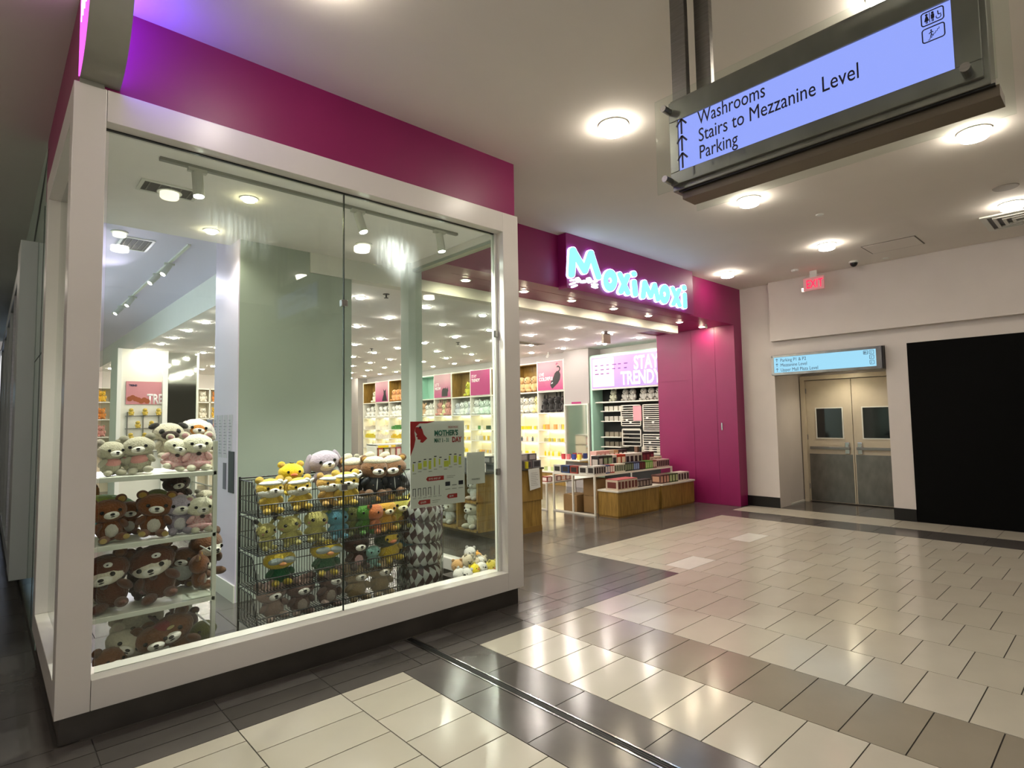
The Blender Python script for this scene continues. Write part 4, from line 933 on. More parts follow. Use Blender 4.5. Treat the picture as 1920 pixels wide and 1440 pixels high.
def plush(x, y, z, H, kind, yaw=0, roll=0, label=None, cat='soft toy', name=None, group=None, pitch=0):
    k = KINDS[kind]
    nm = name or {'chick': 'toy_chick', 'lav_bunny': 'toy_rabbit', 'pug': 'toy_dog', 'hood_dog': 'toy_dog', 'shiba': 'toy_dog', 'shiba_tan': 'toy_dog', 'reindeer': 'toy_reindeer',
                  'duck_green': 'toy_duck', 'duck_hood': 'toy_duck', 'yel_bunny': 'toy_rabbit', 'yellow_cat': 'toy_cat', 'yel_dog': 'toy_dog', 'tan_mole': 'toy_chipmunk',
                  'olive_frog': 'plush_toy', 'blue_toy': 'plush_toy', 'green_toy': 'plush_toy', 'orange_toy': 'plush_toy', 'teal_toy': 'plush_toy'}.get(kind, 'toy_bear')
    zz = z + (0.22 * H * abs(math.sin(math.radians(roll))))
    t = thing(nm, (x, y, zz), label, cat, group)
    t.rotation_euler = (math.radians(pitch), math.radians(roll), math.radians(yaw))
    t.scale = (1.3, 1.15, 1.1)
    if abs(roll) > 45: t.location.x -= 0.45 * H * math.sin(math.radians(roll))
    F = fur(k['f']); P = lambda n, c, r, m, rot=(0, 0, 0), s=False: sph(n, c, r, m, t, H, rot, s)
    w_ = 1.18 if k.get('wide') else 1.0
    hz = 0.64
    bodym = fur(k['coat']) if 'coat' in k else (plaid if 'dress' in k else (mat('dark_jacket', k['jacket'], 0.45, bump=0.3) if 'jacket' in k else F))
    P('body', (0, 0.0, 0.27), (0.21 * w_, 0.17, 0.26), bodym)
    P('head', (0, -0.01, hz), (0.30 * w_, 0.24, 0.245), fur(k['hood']) if 'hood' in k else (fur(k['hoodg']) if 'hoodg' in k else F))
    for s in (-1, 1):
        P('arm', (s * 0.205 * w_, -0.09, 0.34), (0.065, 0.07, 0.13), bodym, (0.5, s * -0.5, 0))
        P('leg', (s * 0.13, -0.17, 0.085), (0.085, 0.15, 0.08), F, (0, 0, s * 0.35))
        if 'feet' in k: P('foot_pad', (s * 0.175, -0.305, 0.09), (0.055, 0.02, 0.055), fur(k['feet']))
    e = k['ear']
    if e and e[0] == '#':
        for s in (-1, 1):
            P('ear', (s * 0.225 * w_, 0.0, hz + 0.215), (0.095, 0.05, 0.095), F)
            P('inner_ear', (s * 0.225 * w_, -0.03, hz + 0.21), (0.065, 0.035, 0.065), fur(e))
    elif e == 'drop':
        for s in (-1, 1): P('ear', (s * 0.29, 0.0, hz - 0.02), (0.075, 0.06, 0.24), F, (0, s * -0.22, 0))
    elif e == 'flap':
        for s in (-1, 1): P('ear', (s * 0.27, -0.05, hz + 0.17), (0.11, 0.05, 0.07), fur('#1a1210'), (0, s * 0.5, 0))
    elif e == 'long':
        for s in (-1, 1):
            P('ear', (s * 0.21, 0.0, hz + 0.25), (0.06, 0.035, 0.17), F, (0, s * 0.75, 0))
            P('ear_tip', (s * 0.32, 0.0, hz + 0.35), (0.075, 0.045, 0.11), fur(k['tip']), (0, s * 0.75, 0))
    elif e == 'point':
        for s in (-1, 1): P('ear', (s * 0.18, 0.0, hz + 0.24), (0.07, 0.04, 0.14), F, (0, s * 0.25, 0))
    if 'hood' in k:
        P('face', (0, -0.09, hz - 0.02), (0.22, 0.18, 0.18), F)
        for s in (-1, 1): P('hood_ear', (s * 0.30, -0.03, hz - 0.05), (0.07, 0.06, 0.24), fur(k['hood']), (0, s * -0.35, 0))
    if 'hoodg' in k: P('face', (0, -0.09, hz + 0.01), (0.26, 0.17, 0.19), F)
    if 'mask' in k: P('face', (0, -0.085, hz - 0.075), (0.245, 0.18, 0.165), fur(k['mask']))
    if 'face' in k: P('face', (0, -0.10, hz - 0.06), (0.19, 0.16, 0.15), fur(k['face']))
    if 'chin' in k: P('chin', (0, -0.05, hz - 0.10), (0.29, 0.21, 0.15), fur(k['chin']))
    ym = -0.235
    muz = k.get('muz', '#e9e5da')
    ez = hz + (-0.06 if 'mask' in k else 0.015); mz = hz - (0.13 if 'mask' in k else 0.065)
    if muz:
        P('muzzle', (0, ym + 0.0, mz), (0.12, 0.075, 0.078) if kind != 'pug' else (0.17, 0.09, 0.11), fur(muz, True))
        P('nose', (0, ym - 0.07 - (0.02 if kind == 'pug' else 0), mz + 0.025), (0.038, 0.02, 0.027), BLK, s=True)
        P('mouth', (0, ym - 0.072, mz - 0.02), (0.034, 0.012, 0.011), BLK, s=True)
    if 'beak' in k: P('beak', (0, ym - 0.01, mz - 0.005), (0.085, 0.075, 0.045), fur(k['beak']))
    if 'eyepatch' in k:
        for s in (-1, 1): P('eye_patch', (s * 0.135, ym + 0.045, ez + 0.01), (0.07, 0.04, 0.07), fur(k['eyepatch']))
    er = 0.046 if 'bigeye' in k else 0.034
    hc, hr = ((0, -0.085, hz - 0.075), (0.245, 0.18, 0.165)) if 'mask' in k else (((0, -0.09, hz - 0.02), (0.22, 0.18, 0.18)) if 'hood' in k else (((0, -0.09, hz + 0.01), (0.26, 0.17, 0.19)) if 'hoodg' in k else (((0, -0.05, hz - 0.10), (0.29, 0.21, 0.15)) if 'chin' in k else ((0, -0.01, hz), (0.30 * w_, 0.24, 0.245)))))
    ey = hc[1] - hr[1] * math.sqrt(max(0.05, 1 - (0.135 / hr[0]) ** 2 - ((ez - hc[2]) / hr[2]) ** 2)) - 0.006
    if 'chin' in k: ey = min(ey, -0.01 - 0.24 * math.sqrt(1 - (0.135 / 0.3) ** 2) - 0.006)
    for s in (-1, 1):
        if 'sleepy' in k: P('eye', (s * 0.135, ey, ez - 0.015), (0.038, 0.014, 0.009), BLK, s=True)
        elif 'brow' in k: P('brow', (s * 0.14, ym + 0.03, hz + 0.01), (0.17, 0.08, 0.085), fur(k['brow']), (0, s * 0.12, 0))
        else:
            P('eye', (s * 0.135, ey - (0.02 if 'eyepatch' in k else 0), ez), (er, 0.018, er * 1.1), BLK, s=True)
            if 'bigeye' in k: P('glint', (s * 0.135 + 0.012, ey - 0.016, ez + 0.016), (0.011, 0.006, 0.011), M['white'], s=True)
    if 'blush' in k:
        for s in (-1, 1): P('cheek', (s * 0.2, ym + 0.07, hz - 0.07), (0.045, 0.02, 0.035), fur(k['blush']))
    if 'open' in k or 'mouth' in k: P('open_mouth', (0, -0.19 if 'mask' not in k else -0.24, hz - 0.225), (0.05, 0.03, 0.045), fur('#3a1512'))
    if 'badge' in k:
        P('badge', (0.10, -0.215, hz + 0.09), (0.06, 0.02, 0.045), fur('#f2f0ea', True)); P('badge_nose', (0.10, -0.236, hz + 0.095), (0.016, 0.008, 0.012), BLK, s=True)
    if 'patch' in k: P('tummy', (0, -0.10, 0.25), (0.12, 0.09, 0.16), fur(k['patch']))
    if 'oval' in k: P('oval_tummy', (0, -0.12, 0.36), (0.19, 0.09, 0.23), fur(k['oval'], True))
    if 'bib' in k: P('bib', (0, -0.10, 0.34), (0.17, 0.10, 0.12), fur(k['bib']))
    if 'dress' in k: P('skirt', (0, -0.02, 0.17), (0.27, 0.21, 0.10), plaid)
    if 'scarf' in k: P('red_patch', (-0.08, -0.13, hz + 0.12), (0.16, 0.12, 0.12), fur(k['scarf'])); P('tag_label', (0.04, -0.255, hz + 0.1), (0.05, 0.01, 0.025), fur('#d8c880'))
    if 'antler' in k:
        for s in (-1, 1): P('antler', (s * 0.12, 0, hz + 0.29), (0.03, 0.03, 0.12), fur('#3d1712'), (0, s * 0.4, 0))
    if 'band' in k:
        P('headband', (0, -0.03, hz + 0.13), (0.27, 0.23, 0.075), fur(k['band'], True))
        P('band_knot', (0.17, -0.16, hz + 0.17), (0.075, 0.05, 0.05), fur(k['band'], True), (0, 0.6, 0))
        P('band_knot', (0.27, -0.12, hz + 0.12), (0.10, 0.035, 0.04), fur(k['band'], True), (0, -0.7, 0))
    if 'hat' in k:
        P('hat', (-0.02, 0.0, hz + 0.17), (0.25, 0.22, 0.13), fur(k['hat'])); P('hat_tip', (-0.12, 0.03, hz + 0.30), (0.12, 0.09, 0.09), fur(k['hat']), (0, -0.5, 0))
        for q in (-.06, .02, .1): P('stud', (q, -0.17, 0.30 + q * 0.6), (0.013, 0.01, 0.013), M['chrome'], s=True)
        P('zip', (0.02, -0.172, 0.28), (0.01, 0.012, 0.14), mat('zip_white', '#dcdcdc', 0.4), s=True)
    if 'bow' in k:
        for s in (-1, 1): P('bow', (0.10 + s * 0.075, -0.08, hz + 0.25), (0.09, 0.03, 0.05), fur(k['bow']), (0, s * 0.3, 0))
    if 'tuft' in k:
        for a in (-0.5, 0, 0.5): P('tuft', (a * 0.06, -0.05, hz + 0.25), (0.035, 0.01, 0.01), BLK, (0, 0.5 - a, 0), True)
    if 'stripes' in k:
        for a in (-0.13, 0, 0.13): P('stripe', (a, -0.02, hz + 0.02), (0.012, 0.235 - abs(a) * 0.3, 0.24 - abs(a) * 0.45), fur(k['stripes']))
    return t
for r_ in PLUSH: plush(*r_)

# rainbow cushion and knitted thing at the left of shelf two
t = tag(MB().ell((0.60, 4.80, 1.09), (0.22, 0.12, 0.13), 28, 18).build('fluffy_cushion', mat('rainbow_fur', '#5fa6b0', 0.95, var=0.5, vscale=5, col2='#c9cf4e', bump=1.0, bscale=30, stretch=(1, 1, 3)), smooth=True), 'fluffy rainbow cushion in teal and yellow at the back left of the second shelf', 'cushion')
t = tag(MB().ell((0.52, 4.96, 1.22), (0.09, 0.05, 0.10), 20, 12).build('striped_cushion', mat('stripe_fab', '#8a5a22', 0.9, var=0.6, vscale=14, col2='#2a1c12', stretch=(1, 1, 6)), smooth=True), 'brown and black striped cushion in the back left corner of the second shelf', 'cushion')

# ---- white shelf unit behind the left pane
sh = thing('display_shelf', (0.84, 4.62, 0), 'white metal shelf unit full of soft toys behind the left window pane', 'shelf unit')
wm = mat('shelf_white', '#d6d8cc', 0.35)
for z in (0.03, 0.485, 0.915, 1.335): MB().box(0.47, 1.20, 4.35, 4.97, z, z + 0.03).build('shelf', wm, sh, bevel=0.003)
for x, y, h_ in ((1.178, 4.35, 1.57), (1.178, 4.94, 1.57), (0.47, 4.35, 1.57), (0.47, 4.94, 1.57)): MB().box(x, x + 0.025, y, y + 0.03, 0, h_).build('post', wm, sh)
for z in (0.3, 0.8, 1.25): MB().tube((1.19, 4.37, z), (1.19, 4.95, z), 0.005, 6).build('side_rail', wm, sh)
box('acrylic_guard', 1.0, 1.175, 4.352, 4.356, 0.515, 0.60, M['glass2'], sh)

# ---- black wire gravity rack
rk = thing('wire_rack', (2.12, 4.55, 0), 'black wire basket rack of soft toys across the glass joint', 'display rack')
bw = mat('black_wire', '#0a0a0b', 0.45)
X0, X1, YB, YFr = 1.49, 2.76, 4.80, 4.37
fm = MB()
for x in (X0, X1):
    for y in (YB,): fm.path([(x, y, 0.0), (x, y, 1.27)], 0.009, 8)
    fm.path([(x, YB, 0.02), (x, YFr, 0.02)], 0.009, 8)
fm.path([(X0, YB, 1.26), (X1, YB, 1.26)], 0.007)
fm.build('frame', bw, rk)
TZ = (1.0, 0.725, 0.45, 0.175)
for z in TZ:
    b = MB(); top = z + (0.088 if z > 0.9 else 0.10)
    for zz in (z, top): b.path([(X0, YFr, zz), (X1, YFr, zz)], 0.005)
    b.path([(X0, YFr, z), (X0, YB, z)], 0.005).path([(X1, YFr, z), (X1, YB, z)], 0.005)
    n = 56
    for i in range(n + 1):
        x = X0 + (X1 - X0) * i / n
        b.tube((x, YFr, z), (x, YFr, top), 0.003, 4)
        b.tube((x, YFr, z), (x, YB, z), 0.003, 4)
        b.tube((x, YB, z), (x, YB, min(z + 0.24, 1.26)), 0.003, 4)
    for zz in (z + 0.12, z + 0.24): b.path([(X0, YB, min(zz, 1.26)), (X1, YB, min(zz, 1.26))], 0.004)
    b.build('basket', bw, rk)
    for x, s in ((X0, -1), (X1, 1)):
        e = MB()
        prof = [(YFr, z), (YFr - 0.02, z + 0.07), (YFr + 0.03, z + 0.17), (YFr + 0.10, z + 0.25), (YB, z + 0.25)]
        e.path([(x + (0.012 if 0 < i < 4 else 0) * s, p[0], p[1]) for i, p in enumerate(prof)], 0.0045)
        for i in range(14):
            y = YFr + (YB - YFr) * i / 13
            top2 = z + (0.15 + 0.8 * (y - YFr) if y < YFr + 0.12 else 0.25)
            e.tube((x, y, z), (x, y, min(top2, z + 0.25)), 0.003, 4)
        e.path([(x, YFr, z + 0.10), (x, YB, z + 0.10)], 0.003)
        e.build('end_panel', bw, rk)
rk2 = thing('wire_rack', (3.1, 5.25, 0), 'second black wire basket rack half hidden behind the harlequin roll', 'display rack')
for z in (0.30, 0.62, 0.94):
    b = MB()
    for zz in (z, z + 0.1, z + 0.26): b.path([(2.70, 5.02, zz), (3.47, 5.02, zz)], 0.005).path([(3.47, 5.02, zz), (3.47, 5.42, zz)], 0.005)
    for i in range(34): b.tube((2.70 + 0.77 * i / 33, 5.02, z), (2.70 + 0.77 * i / 33, 5.02, z + 0.1), 0.003, 4)
    for i in range(12): b.tube((3.47, 5.02 + 0.4 * i / 11, z), (3.47, 5.02 + 0.4 * i / 11, z + 0.26), 0.003, 4)
    b.path([(3.47, 5.02, z), (3.52, 5.0, z + 0.1), (3.49, 5.06, z + 0.26)], 0.005)
    b.build('basket', bw, rk2)
MB().path([(2.7, 5.42, 0), (2.7, 5.42, 1.2)], 0.009).path([(3.46, 5.42, 0), (3.46, 5.42, 1.2)], 0.009).path([(3.46, 5.42, 0.02), (3.46, 5.02, 0.02)], 0.009).build('frame', bw, rk2)
for i, (c, x, z) in enumerate((('#7c2422', 3.06, 0.62), ('#a8482c', 3.22, 0.63), ('#c9a43a', 3.37, 0.62), ('#7d8a90', 3.12, 0.30), ('#59636a', 3.34, 0.30), ('#2c2a2c', 3.14, 0.94), ('#8a8a8a', 3.34, 0.94))):
    cols_ = ('dark red', 'rust orange', 'mustard yellow', 'slate blue', 'dark slate', 'black', 'grey')[i]
    pos = ('middle', 'middle', 'middle', 'lower', 'lower', 'upper', 'upper')[i]
    tt = tag(MB().ell((x, 5.2, z + 0.12), (0.085, 0.13, 0.115), 18, 12).build('cushion', fur(c), smooth=True), cols_ + ' cushion in the ' + pos + ' basket of the second wire rack', 'cushion')

# ---- harlequin bolsters in a clear tube
def harlequin():
    m = bpy.data.materials.new('harlequin_cloth'); m.use_nodes = True; nt = m.node_tree; b = nt.nodes['Principled BSDF']; b.inputs['Roughness'].default_value = 0.75
    uvn = nt.nodes.new('ShaderNodeUVMap'); uvn.uv_map = 'uv'
    sep = nt.nodes.new('ShaderNodeSeparateXYZ'); nt.links.new(uvn.outputs[0], sep.inputs[0])
    def math_(op, a, b_=None):
        n = nt.nodes.new('ShaderNodeMath'); n.operation = op
        for i, q in enumerate((a, b_)):
            if q is None: continue
            if isinstance(q, (int, float)): n.inputs[i].default_value = q
            else: nt.links.new(q, n.inputs[i])
        return n.outputs[0]
    s = math_('FLOOR', math_('ADD', sep.outputs[0], sep.outputs[1])); d = math_('FLOOR', math_('SUBTRACT', sep.outputs[0], sep.outputs[1]))
    ch = math_('MODULO', math_('ADD', math_('ADD', s, d), 200), 2)
    mx = nt.nodes.new('ShaderNodeMix'); mx.data_type = 'RGBA'; mx.inputs[6].default_value = lin('#c9c4c2'); mx.inputs[7].default_value = lin('#3c0c16')
    fl_ = math_('MODULO', math_('ADD', s, 200), 2)
    nt.links.new(fl_, mx.inputs[0])
    # diamonds: cells of the rotated grid alternate in both directions
    cc = math_('MODULO', math_('ADD', math_('ADD', s, math_('MULTIPLY', d, 1)), 200), 2)
    nt.links.new(cc, mx.inputs[0]); nt.links.new(mx.outputs[2], b.inputs['Base Color'])
    return m
hm = harlequin()
def bolster(cx, cy, z0, z1, R, label, tilt):
    n, m_ = 48, 14; vs, fs, uv = [], [], []
    for j in range(m_ + 1):
        t_ = j / m_; r = R * (0.80 + 0.20 * math.sin(PI * t_) ** 0.5)
        for k in range(n):
            a = 2 * PI * k / n; rr = r * (1 + 0.035 * math.sin(5 * a + tilt) + 0.02 * math.sin(9 * a + 3 * t_))
            vs.append((cx + rr * math.cos(a), cy + rr * math.sin(a), z0 + (z1 - z0) * t_ + 0.015 * math.sin(a + tilt)))
    for j in range(m_):
        for k in range(n): fs.append((j * n + k, j * n + (k + 1) % n, (j + 1) * n + (k + 1) % n, (j + 1) * n + k)); uv.append((k, j))
    fs += [tuple(range(n))[::-1], tuple(m_ * n + k for k in range(n))]
    mb = MB(); mb.v = vs; mb.f = fs
    me = bpy.data.meshes.new('bolster'); me.from_pydata([(a - cx, b_ - cy, c - z0) for a, b_, c in vs], [], fs)
    ul = me.uv_layers.new(name='uv')
    for pi, p in enumerate(me.polygons):
        p.use_smooth = True
        if pi < len(uv):
            k, j = uv[pi]
            q = [(k, j), (k + 1, j), (k + 1, j + 1), (k, j + 1)]
            for li, (a, b_) in zip(p.loop_indices, q):
                ul.data[li].uv = (a / n * 18 + 0.18 * math.sin(b_ * 0.5), (b_ / m_) * (z1 - z0) / 0.115 + 0.3 * math.sin(a / n * 2 * PI * 2 + tilt))
    me.materials.append(hm)
    o = bpy.data.objects.new('harlequin_roll', me); COL.objects.link(o); place(o, (cx, cy, z0)); tag(o, label, 'cushion')
tb = thing('clear_tube', (2.96, 4.5, 0), 'clear plastic tube holding harlequin rolls beside the black rack', 'display tube')
tube = MB(); n = 40
for rr in (0.212, 0.208):
    pass
vs = []; fs = []
for z in (0.0, 0.98):
    for rr in (0.212, 0.208):
        for k in range(n): vs.append((2.96 + rr * math.cos(2 * PI * k / n), 4.5 + rr * math.sin(2 * PI * k / n), z))
for k in range(n):
    j = (k + 1) % n
    fs += [(k, j, 2 * n + j, 2 * n + k), (n + j, n + k, 3 * n + k, 3 * n + j), (2 * n + k, 2 * n + j, 3 * n + j, 3 * n + k), (j, k, n + k, n + j)]
tube.add(vs, fs).build('tube_wall', M['glass2'], tb, smooth=True)
box('rim_strip', 3.165, 3.175, 4.45, 4.47, 0.0, 0.98, M['glass2'], tb)
for i, l in enumerate(('lowest', 'second lowest', 'middle', 'second highest', 'topmost')):
    bolster(2.96, 4.5, 0.01 + 0.192 * i, 0.20 + 0.192 * i, 0.2, 'maroon and white harlequin roll, %s in the clear tube' % l, 1.3 * i)

# ---- ball toys on a low tray
tr = thing('ball_tray', (3.36, 4.3, 0), 'low dark tray heaped with ball toys at the right end of the window', 'tray')
box('tray_base', 3.19, 3.545, 4.14, 4.5, 0, 0.25, mat('tray_dark', '#3d3530', 0.7), tr)
BC = {'white': '#dcd9d0', 'yellow': '#ecd400', 'yellow2': '#c9b83c', 'tan': '#c79a5c', 'cream': '#cfc2a4', 'orange': '#d99a28'}
for i, (x, y, z, c, l) in enumerate(BALLS):
    R = 0.056
    x = min(x, 3.50) + (0.02 if x < 3.15 else 0); 
    t = thing('ball_toy', (x, y, z), l, 'ball toy')
    f = fur(BC[c])
    sph('body', (0, 0, R), (R, R, R), f, t, 1)
    for s in (-1, 1):
        sph('ear', (s * 0.034, 0, 2 * R - 0.006), (0.016, 0.01, 0.016), f, t, 1)
        sph('eye', (s * 0.018, -R + 0.004, R + 0.008), (0.005, 0.004, 0.005), BLK, t, 1, smooth_=True)
    sph('nose', (0, -R - 0.001, R - 0.004), (0.012, 0.007, 0.008), fur('#e8742c') if 'yel' in c else BLK, t, 1, smooth_=True)
    t.rotation_euler = (random.uniform(-.4, .4), random.uniform(-.5, .5), random.uniform(-1.2, .6))

# ---- sheets stuck to the window
fG = front(2.556, 3.998, 0.975)      # outside face just behind the pane is avoided: sheets hang inside
fG = front(2.556, 4.016, 0.975)
ps = thing('sale_poster', (2.83, 4.02, 0.975), "white Mother's Day sale poster with a red profile stuck inside the window", 'poster')
MB().box(2.556, 3.109, 4.017, 4.022, 0.975, 1.683).build('sheet', M['paper'], ps)
def pr(nm, mb, m, par=ps): return mb.build(nm, m, par)
fG = lambda u, v, n: (2.556 + u, 4.0165 - n, 0.975 + v)
red = mat('print_red', '#a3161c', 0.5); grn = mat('print_green', '#1f6b58', 0.5); gry = mat('print_grey', '#8a8c88', 0.6); yel = mat('print_yellow', '#c6cc46', 0.6)
face = [(0, .425), (.03, .49), (.07, .52), (.105, .52), (.10, .545), (.125, .565), (.165, .57), (.14, .61), (.125, .635), (.115, .665), (.095, .65), (.06, .655), (.05, .62), (.075, .60), (.055, .575), (.06, .56), (.04, .62), (.055, .665), (.12, .695), (.2, .69), (.25, .708), (0, .708)]
red_mb = MB()
red_mb.prism([(0, .425), (.035, .50), (.05, .56), (.04, .62), (.05, .66), (.09, .69), (.16, .69), (.25, .706), (0, .706)], fG, 0, .0006)
red_mb.prism([(.05, .66), (.045, .625), (.065, .60), (.055, .585), (.07, .575), (.068, .56), (.10, .555), (.095, .535), (.12, .53), (.165, .565), (.13, .60), (.115, .645), (.09, .66)], fG, 0, .0006)
pr('profile_print', red_mb, red)
MB().prism(circ(.095, .657, .011), fG, .001, .0014).build('flower_print', M['ink'], ps)
text('headline', "MOTHER'S", 0.062, fG, 0.235, 0.585, grn, ps, sx=0.86, depth=0.0005, bold=0.0025)
text('headline', 'DAY', 0.062, fG, 0.42, 0.525, red, ps, sx=0.80, depth=0.0005, bold=0.0025)
text('dates', 'MAY 1 - 31', 0.05, fG, 0.235, 0.528, grn, ps, sx=0.66, depth=0.0005, bold=0.0012)
text('small_print', 'MOXI MOXI', 0.026, fG, 0.38, 0.645, red, ps, sx=0.75, depth=0.0005)
text('small_print', "HAPPY MOTHER'S DAY 2024"[:18], 0.014, fG, 0.25, 0.572, gry, ps, sx=1.1, depth=0.0005)
a, b_, c = MB(), MB(), MB()
for i in range(10):
    u = 0.02 + i * 0.052; hh = (.06, .05, .05, .07, .075, .05, .05, .075, .06, .07)[i]; ww = (.012, .036, .034, .026, .018, .014, .05, .016, .034, .028)[i]
    v = 0.30 + (i % 3) * 0.012 + 0.003 * i
    a.prism(rect(u, u + ww, v, v + hh), fG, 0, .0006); b_.prism(rect(u, u + .034, v - .022, v - .017), fG, 0, .0006); c.prism(rrect(u + .004, u + .03, v + hh + .008, v + hh + .016, .003), fG, 0, .0006)
for i in range(6):
    u = 0.02 + i * 0.05
    for q in (rect(u, u + .03, .155, .160), rect(u, u + .005, .10, .16), rect(u + .025, u + .03, .09, .16)) if i < 4 else (rect(u + .01, u + .014, .09, .17),): c.prism(q, fG, 0, .0006)
    b_.prism(rect(u, u + .034, .078, .082), fG, 0, .0006)
for u in (.345, .415, .485): c.prism(rect(u, u + .05, .155, .19 if u != .415 else .16), fG, 0, .0006); b_.prism(rect(u, u + .05, .125, .13), fG, 0, .0006)
b_.prism(rect(.36, .45, .235, .239), fG, 0, .0006).prism(rect(.36, .43, .222, .226), fG, 0, .0006).prism(rect(.21, .29, .045, .049), fG, 0, .0006).prism(rect(.21, .27, .03, .034), fG, 0, .0006)
pr('product_prints', a, yel); pr('caption_prints', b_, gry); pr('outline_prints', c, M['ink'])
for (u, v, w_, s) in ((.15, .21, .18, '$9.95 AND UP'), (.07, .025, .12, '$14.99'), (.36, .048, .11, '$8.99')):
    MB().prism([(u, v + .017), (u + .015, v), (u + w_, v), (u + w_, v + .036), (u + .015, v + .036)], fG, 0, .0006).build('price_tag', red, ps)
    text('price', s, 0.024, fG, u + 0.025, v + 0.009, M['paper'], ps, sx=0.8, depth=0.0004, n=0.001)
qs = thing('notice_sheet', (3.24, 4.02, 1.12), 'small white notice sheet taped inside the glass right of the sale poster', 'notice')
box('sheet', 3.135, 3.34, 4.017, 4.020, 1.12, 1.40, M['paper'], qs)
fQ = lambda u, v, n: (3.135 + u, 4.0165 - n, 1.12 + v)
text('caption', 'MOXI MOXI', 0.022, fQ, 0.05, 0.035, gry, qs, sx=0.8, depth=0.0005)
# papers and reader on the lilac-lit column face
nt_ = thing('notice_sheets', (1.787, 6.2, 1.2), 'faint printed notices on the lilac-lit side of the column', 'notice')
fC = side(1.789, 6.62, 1.15)
fc2 = lambda u, v, n: (1.789 - n, 6.62 - u, 1.15 + v)
a = MB(); b_ = MB()
for k in range(4):
    box('sheet', 1.786, 1.7895, 6.60 - 0.16 * k - 0.12, 6.60 - 0.16 * k, 1.35, 1.78, mat('faint_paper', '#cfc8d8', 0.6), nt_)
    for r in range(12): a.prism(rect(0.03 + 0.16 * k, 0.12 + 0.16 * k - 0.02 * (r % 3), 0.24 + r * 0.03, 0.248 + r * 0.03), fc2, 0.004, 0.0045)
a.build('print_lines', mat('faint_print', '#9b93a8', 0.6), nt_)
box('dark_poster', 1.783, 1.7895, 5.93, 6.10, 1.02, 1.42, mat('dark_print', '#2c2c38', 0.6), nt_)
box('dark_strip', 1.783, 1.7895, 6.18, 6.27, 1.04, 1.30, mat('mid_print', '#6a6578', 0.6), nt_)
t = tag(MB().box(1.75, 1.789, 6.66, 6.74, 1.60, 1.74).build('card_reader', mat('reader_blue_grey', '#8b90a6', 0.35), bevel=0.006), 'small grey-blue wall reader beside the lilac-lit column', 'reader')
# ================= INSIDE THE SHOP =================
wl = mat('shop_white', '#e6e2d6', 0.4)
wood = M['wood']
def toy_mesh(seed, ears):
    r = random.Random(seed); mb = MB()
    mb.ell((0, 0, .09), (.085, .075, .09), 12, 8).ell((0, -.01, .22), (.085, .07, .075), 12, 8)
    for s in (-1, 1):
        mb.ell((s * .06, -.07, .03), (.03, .05, .03), 8, 6).ell((s * .08, -.03, .12), (.025, .025, .05), 8, 6)
        if ears == 'round': mb.ell((s * .06, 0, .285), (.03, .015, .03), 8, 6)
        elif ears == 'long': mb.ell((s * .045, 0, .32), (.02, .012, .065), 8, 6)
    return mb
TOYM = {}
def small_toy(x, y, z, col, label, group, s=1.0, ears='round', yaw=-90):
    key = ears
    if key not in TOYM:
        TOYM[key] = (toy_mesh(3, ears).mesh('toy', smooth=True), MB().ell((-.035, -.078, .235), (.008, .006, .01), 6, 4).ell((.035, -.078, .235), (.008, .006, .01), 6, 4).ell((0, -.085, .205), (.014, .008, .01), 6, 4).mesh('toy_face'))
        TOYM[key][0].materials.append(wl); TOYM[key][1].materials.append(BLK)
    o = bpy.data.objects.new('plush_toy', TOYM[key][0]); COL.objects.link(o); o.material_slots[0].link = 'OBJECT'; o.material_slots[0].material = fur(col)
    place(o, (x, y, z)); o.rotation_euler = (0, 0, math.radians(yaw)); o.scale = (s, s, s)
    f = bpy.data.objects.new('face', TOYM[key][1]); COL.objects.link(f); f.parent = o
    return tag(o, label + (nth(group, 'right' if yaw == -90 else 'left') if group else ''), 'soft toy', group)

# ---- wall shelving along the right side (faces -X)
XW = 10.8; U = 0.955; NU = 11
units = ['poster_live', 'wood', 'wood', 'poster_trendy', 'wood', 'poster_meow', 'mint', 'mint', 'wood', 'poster_cat', 'wood']
led = emis('led_strip', '#fff0c8', 13)
back_w = mat('shelf_back', '#efe6cc', 0.6)
bottle_meshes = {}
def product(kind, x, y, z, col, label, group):
    if kind not in bottle_meshes:
        mb = MB()
        if kind == 'bottle': mb.lathe((0, 0, 0), [(.024, 0), (.026, .01), (.026, .09), (.012, .105), (.012, .13)], 10)
        elif kind == 'box': mb.box(-.035, .035, -.04, .04, 0, .13)
        elif kind == 'jar': mb.lathe((0, 0, 0), [(.035, 0), (.035, .07), (.03, .075), (.03, .09)], 12)
        elif kind == 'pouch': mb.box(-.02, .02, -.055, .055, 0, .11)
        bottle_meshes[kind] = mb.mesh(kind); bottle_meshes[kind].materials.append(wl)
    o = bpy.data.objects.new({'bottle': 'bottle', 'box': 'carton', 'jar': 'jar', 'pouch': 'packet'}[kind], bottle_meshes[kind]); COL.objects.link(o)
    o.material_slots[0].link = 'OBJECT'; o.material_slots[0].material = mat('product_' + col.strip('#'), col, 0.4)
    place(o, (x, y, z)); return tag(o, label + (nth(group, 'right') if group else ''), {'bottle': 'bottle', 'box': 'carton', 'jar': 'jar', 'pouch': 'packet'}[kind], group)
PALS = [['#e8c24a', '#d9a060', '#efe6d8', '#c9c0b0'], ['#f0d21e', '#d8c840', '#ece4c8', '#b8b890'], ['#e0e0da', '#40505a', '#d0b090', '#e8d8d8'], ['#4c8a4a', '#b8c88a', '#e8e4d0', '#2d4a32'], ['#e8e0c8', '#d8b83a', '#cfcabc', '#f0ead8']]
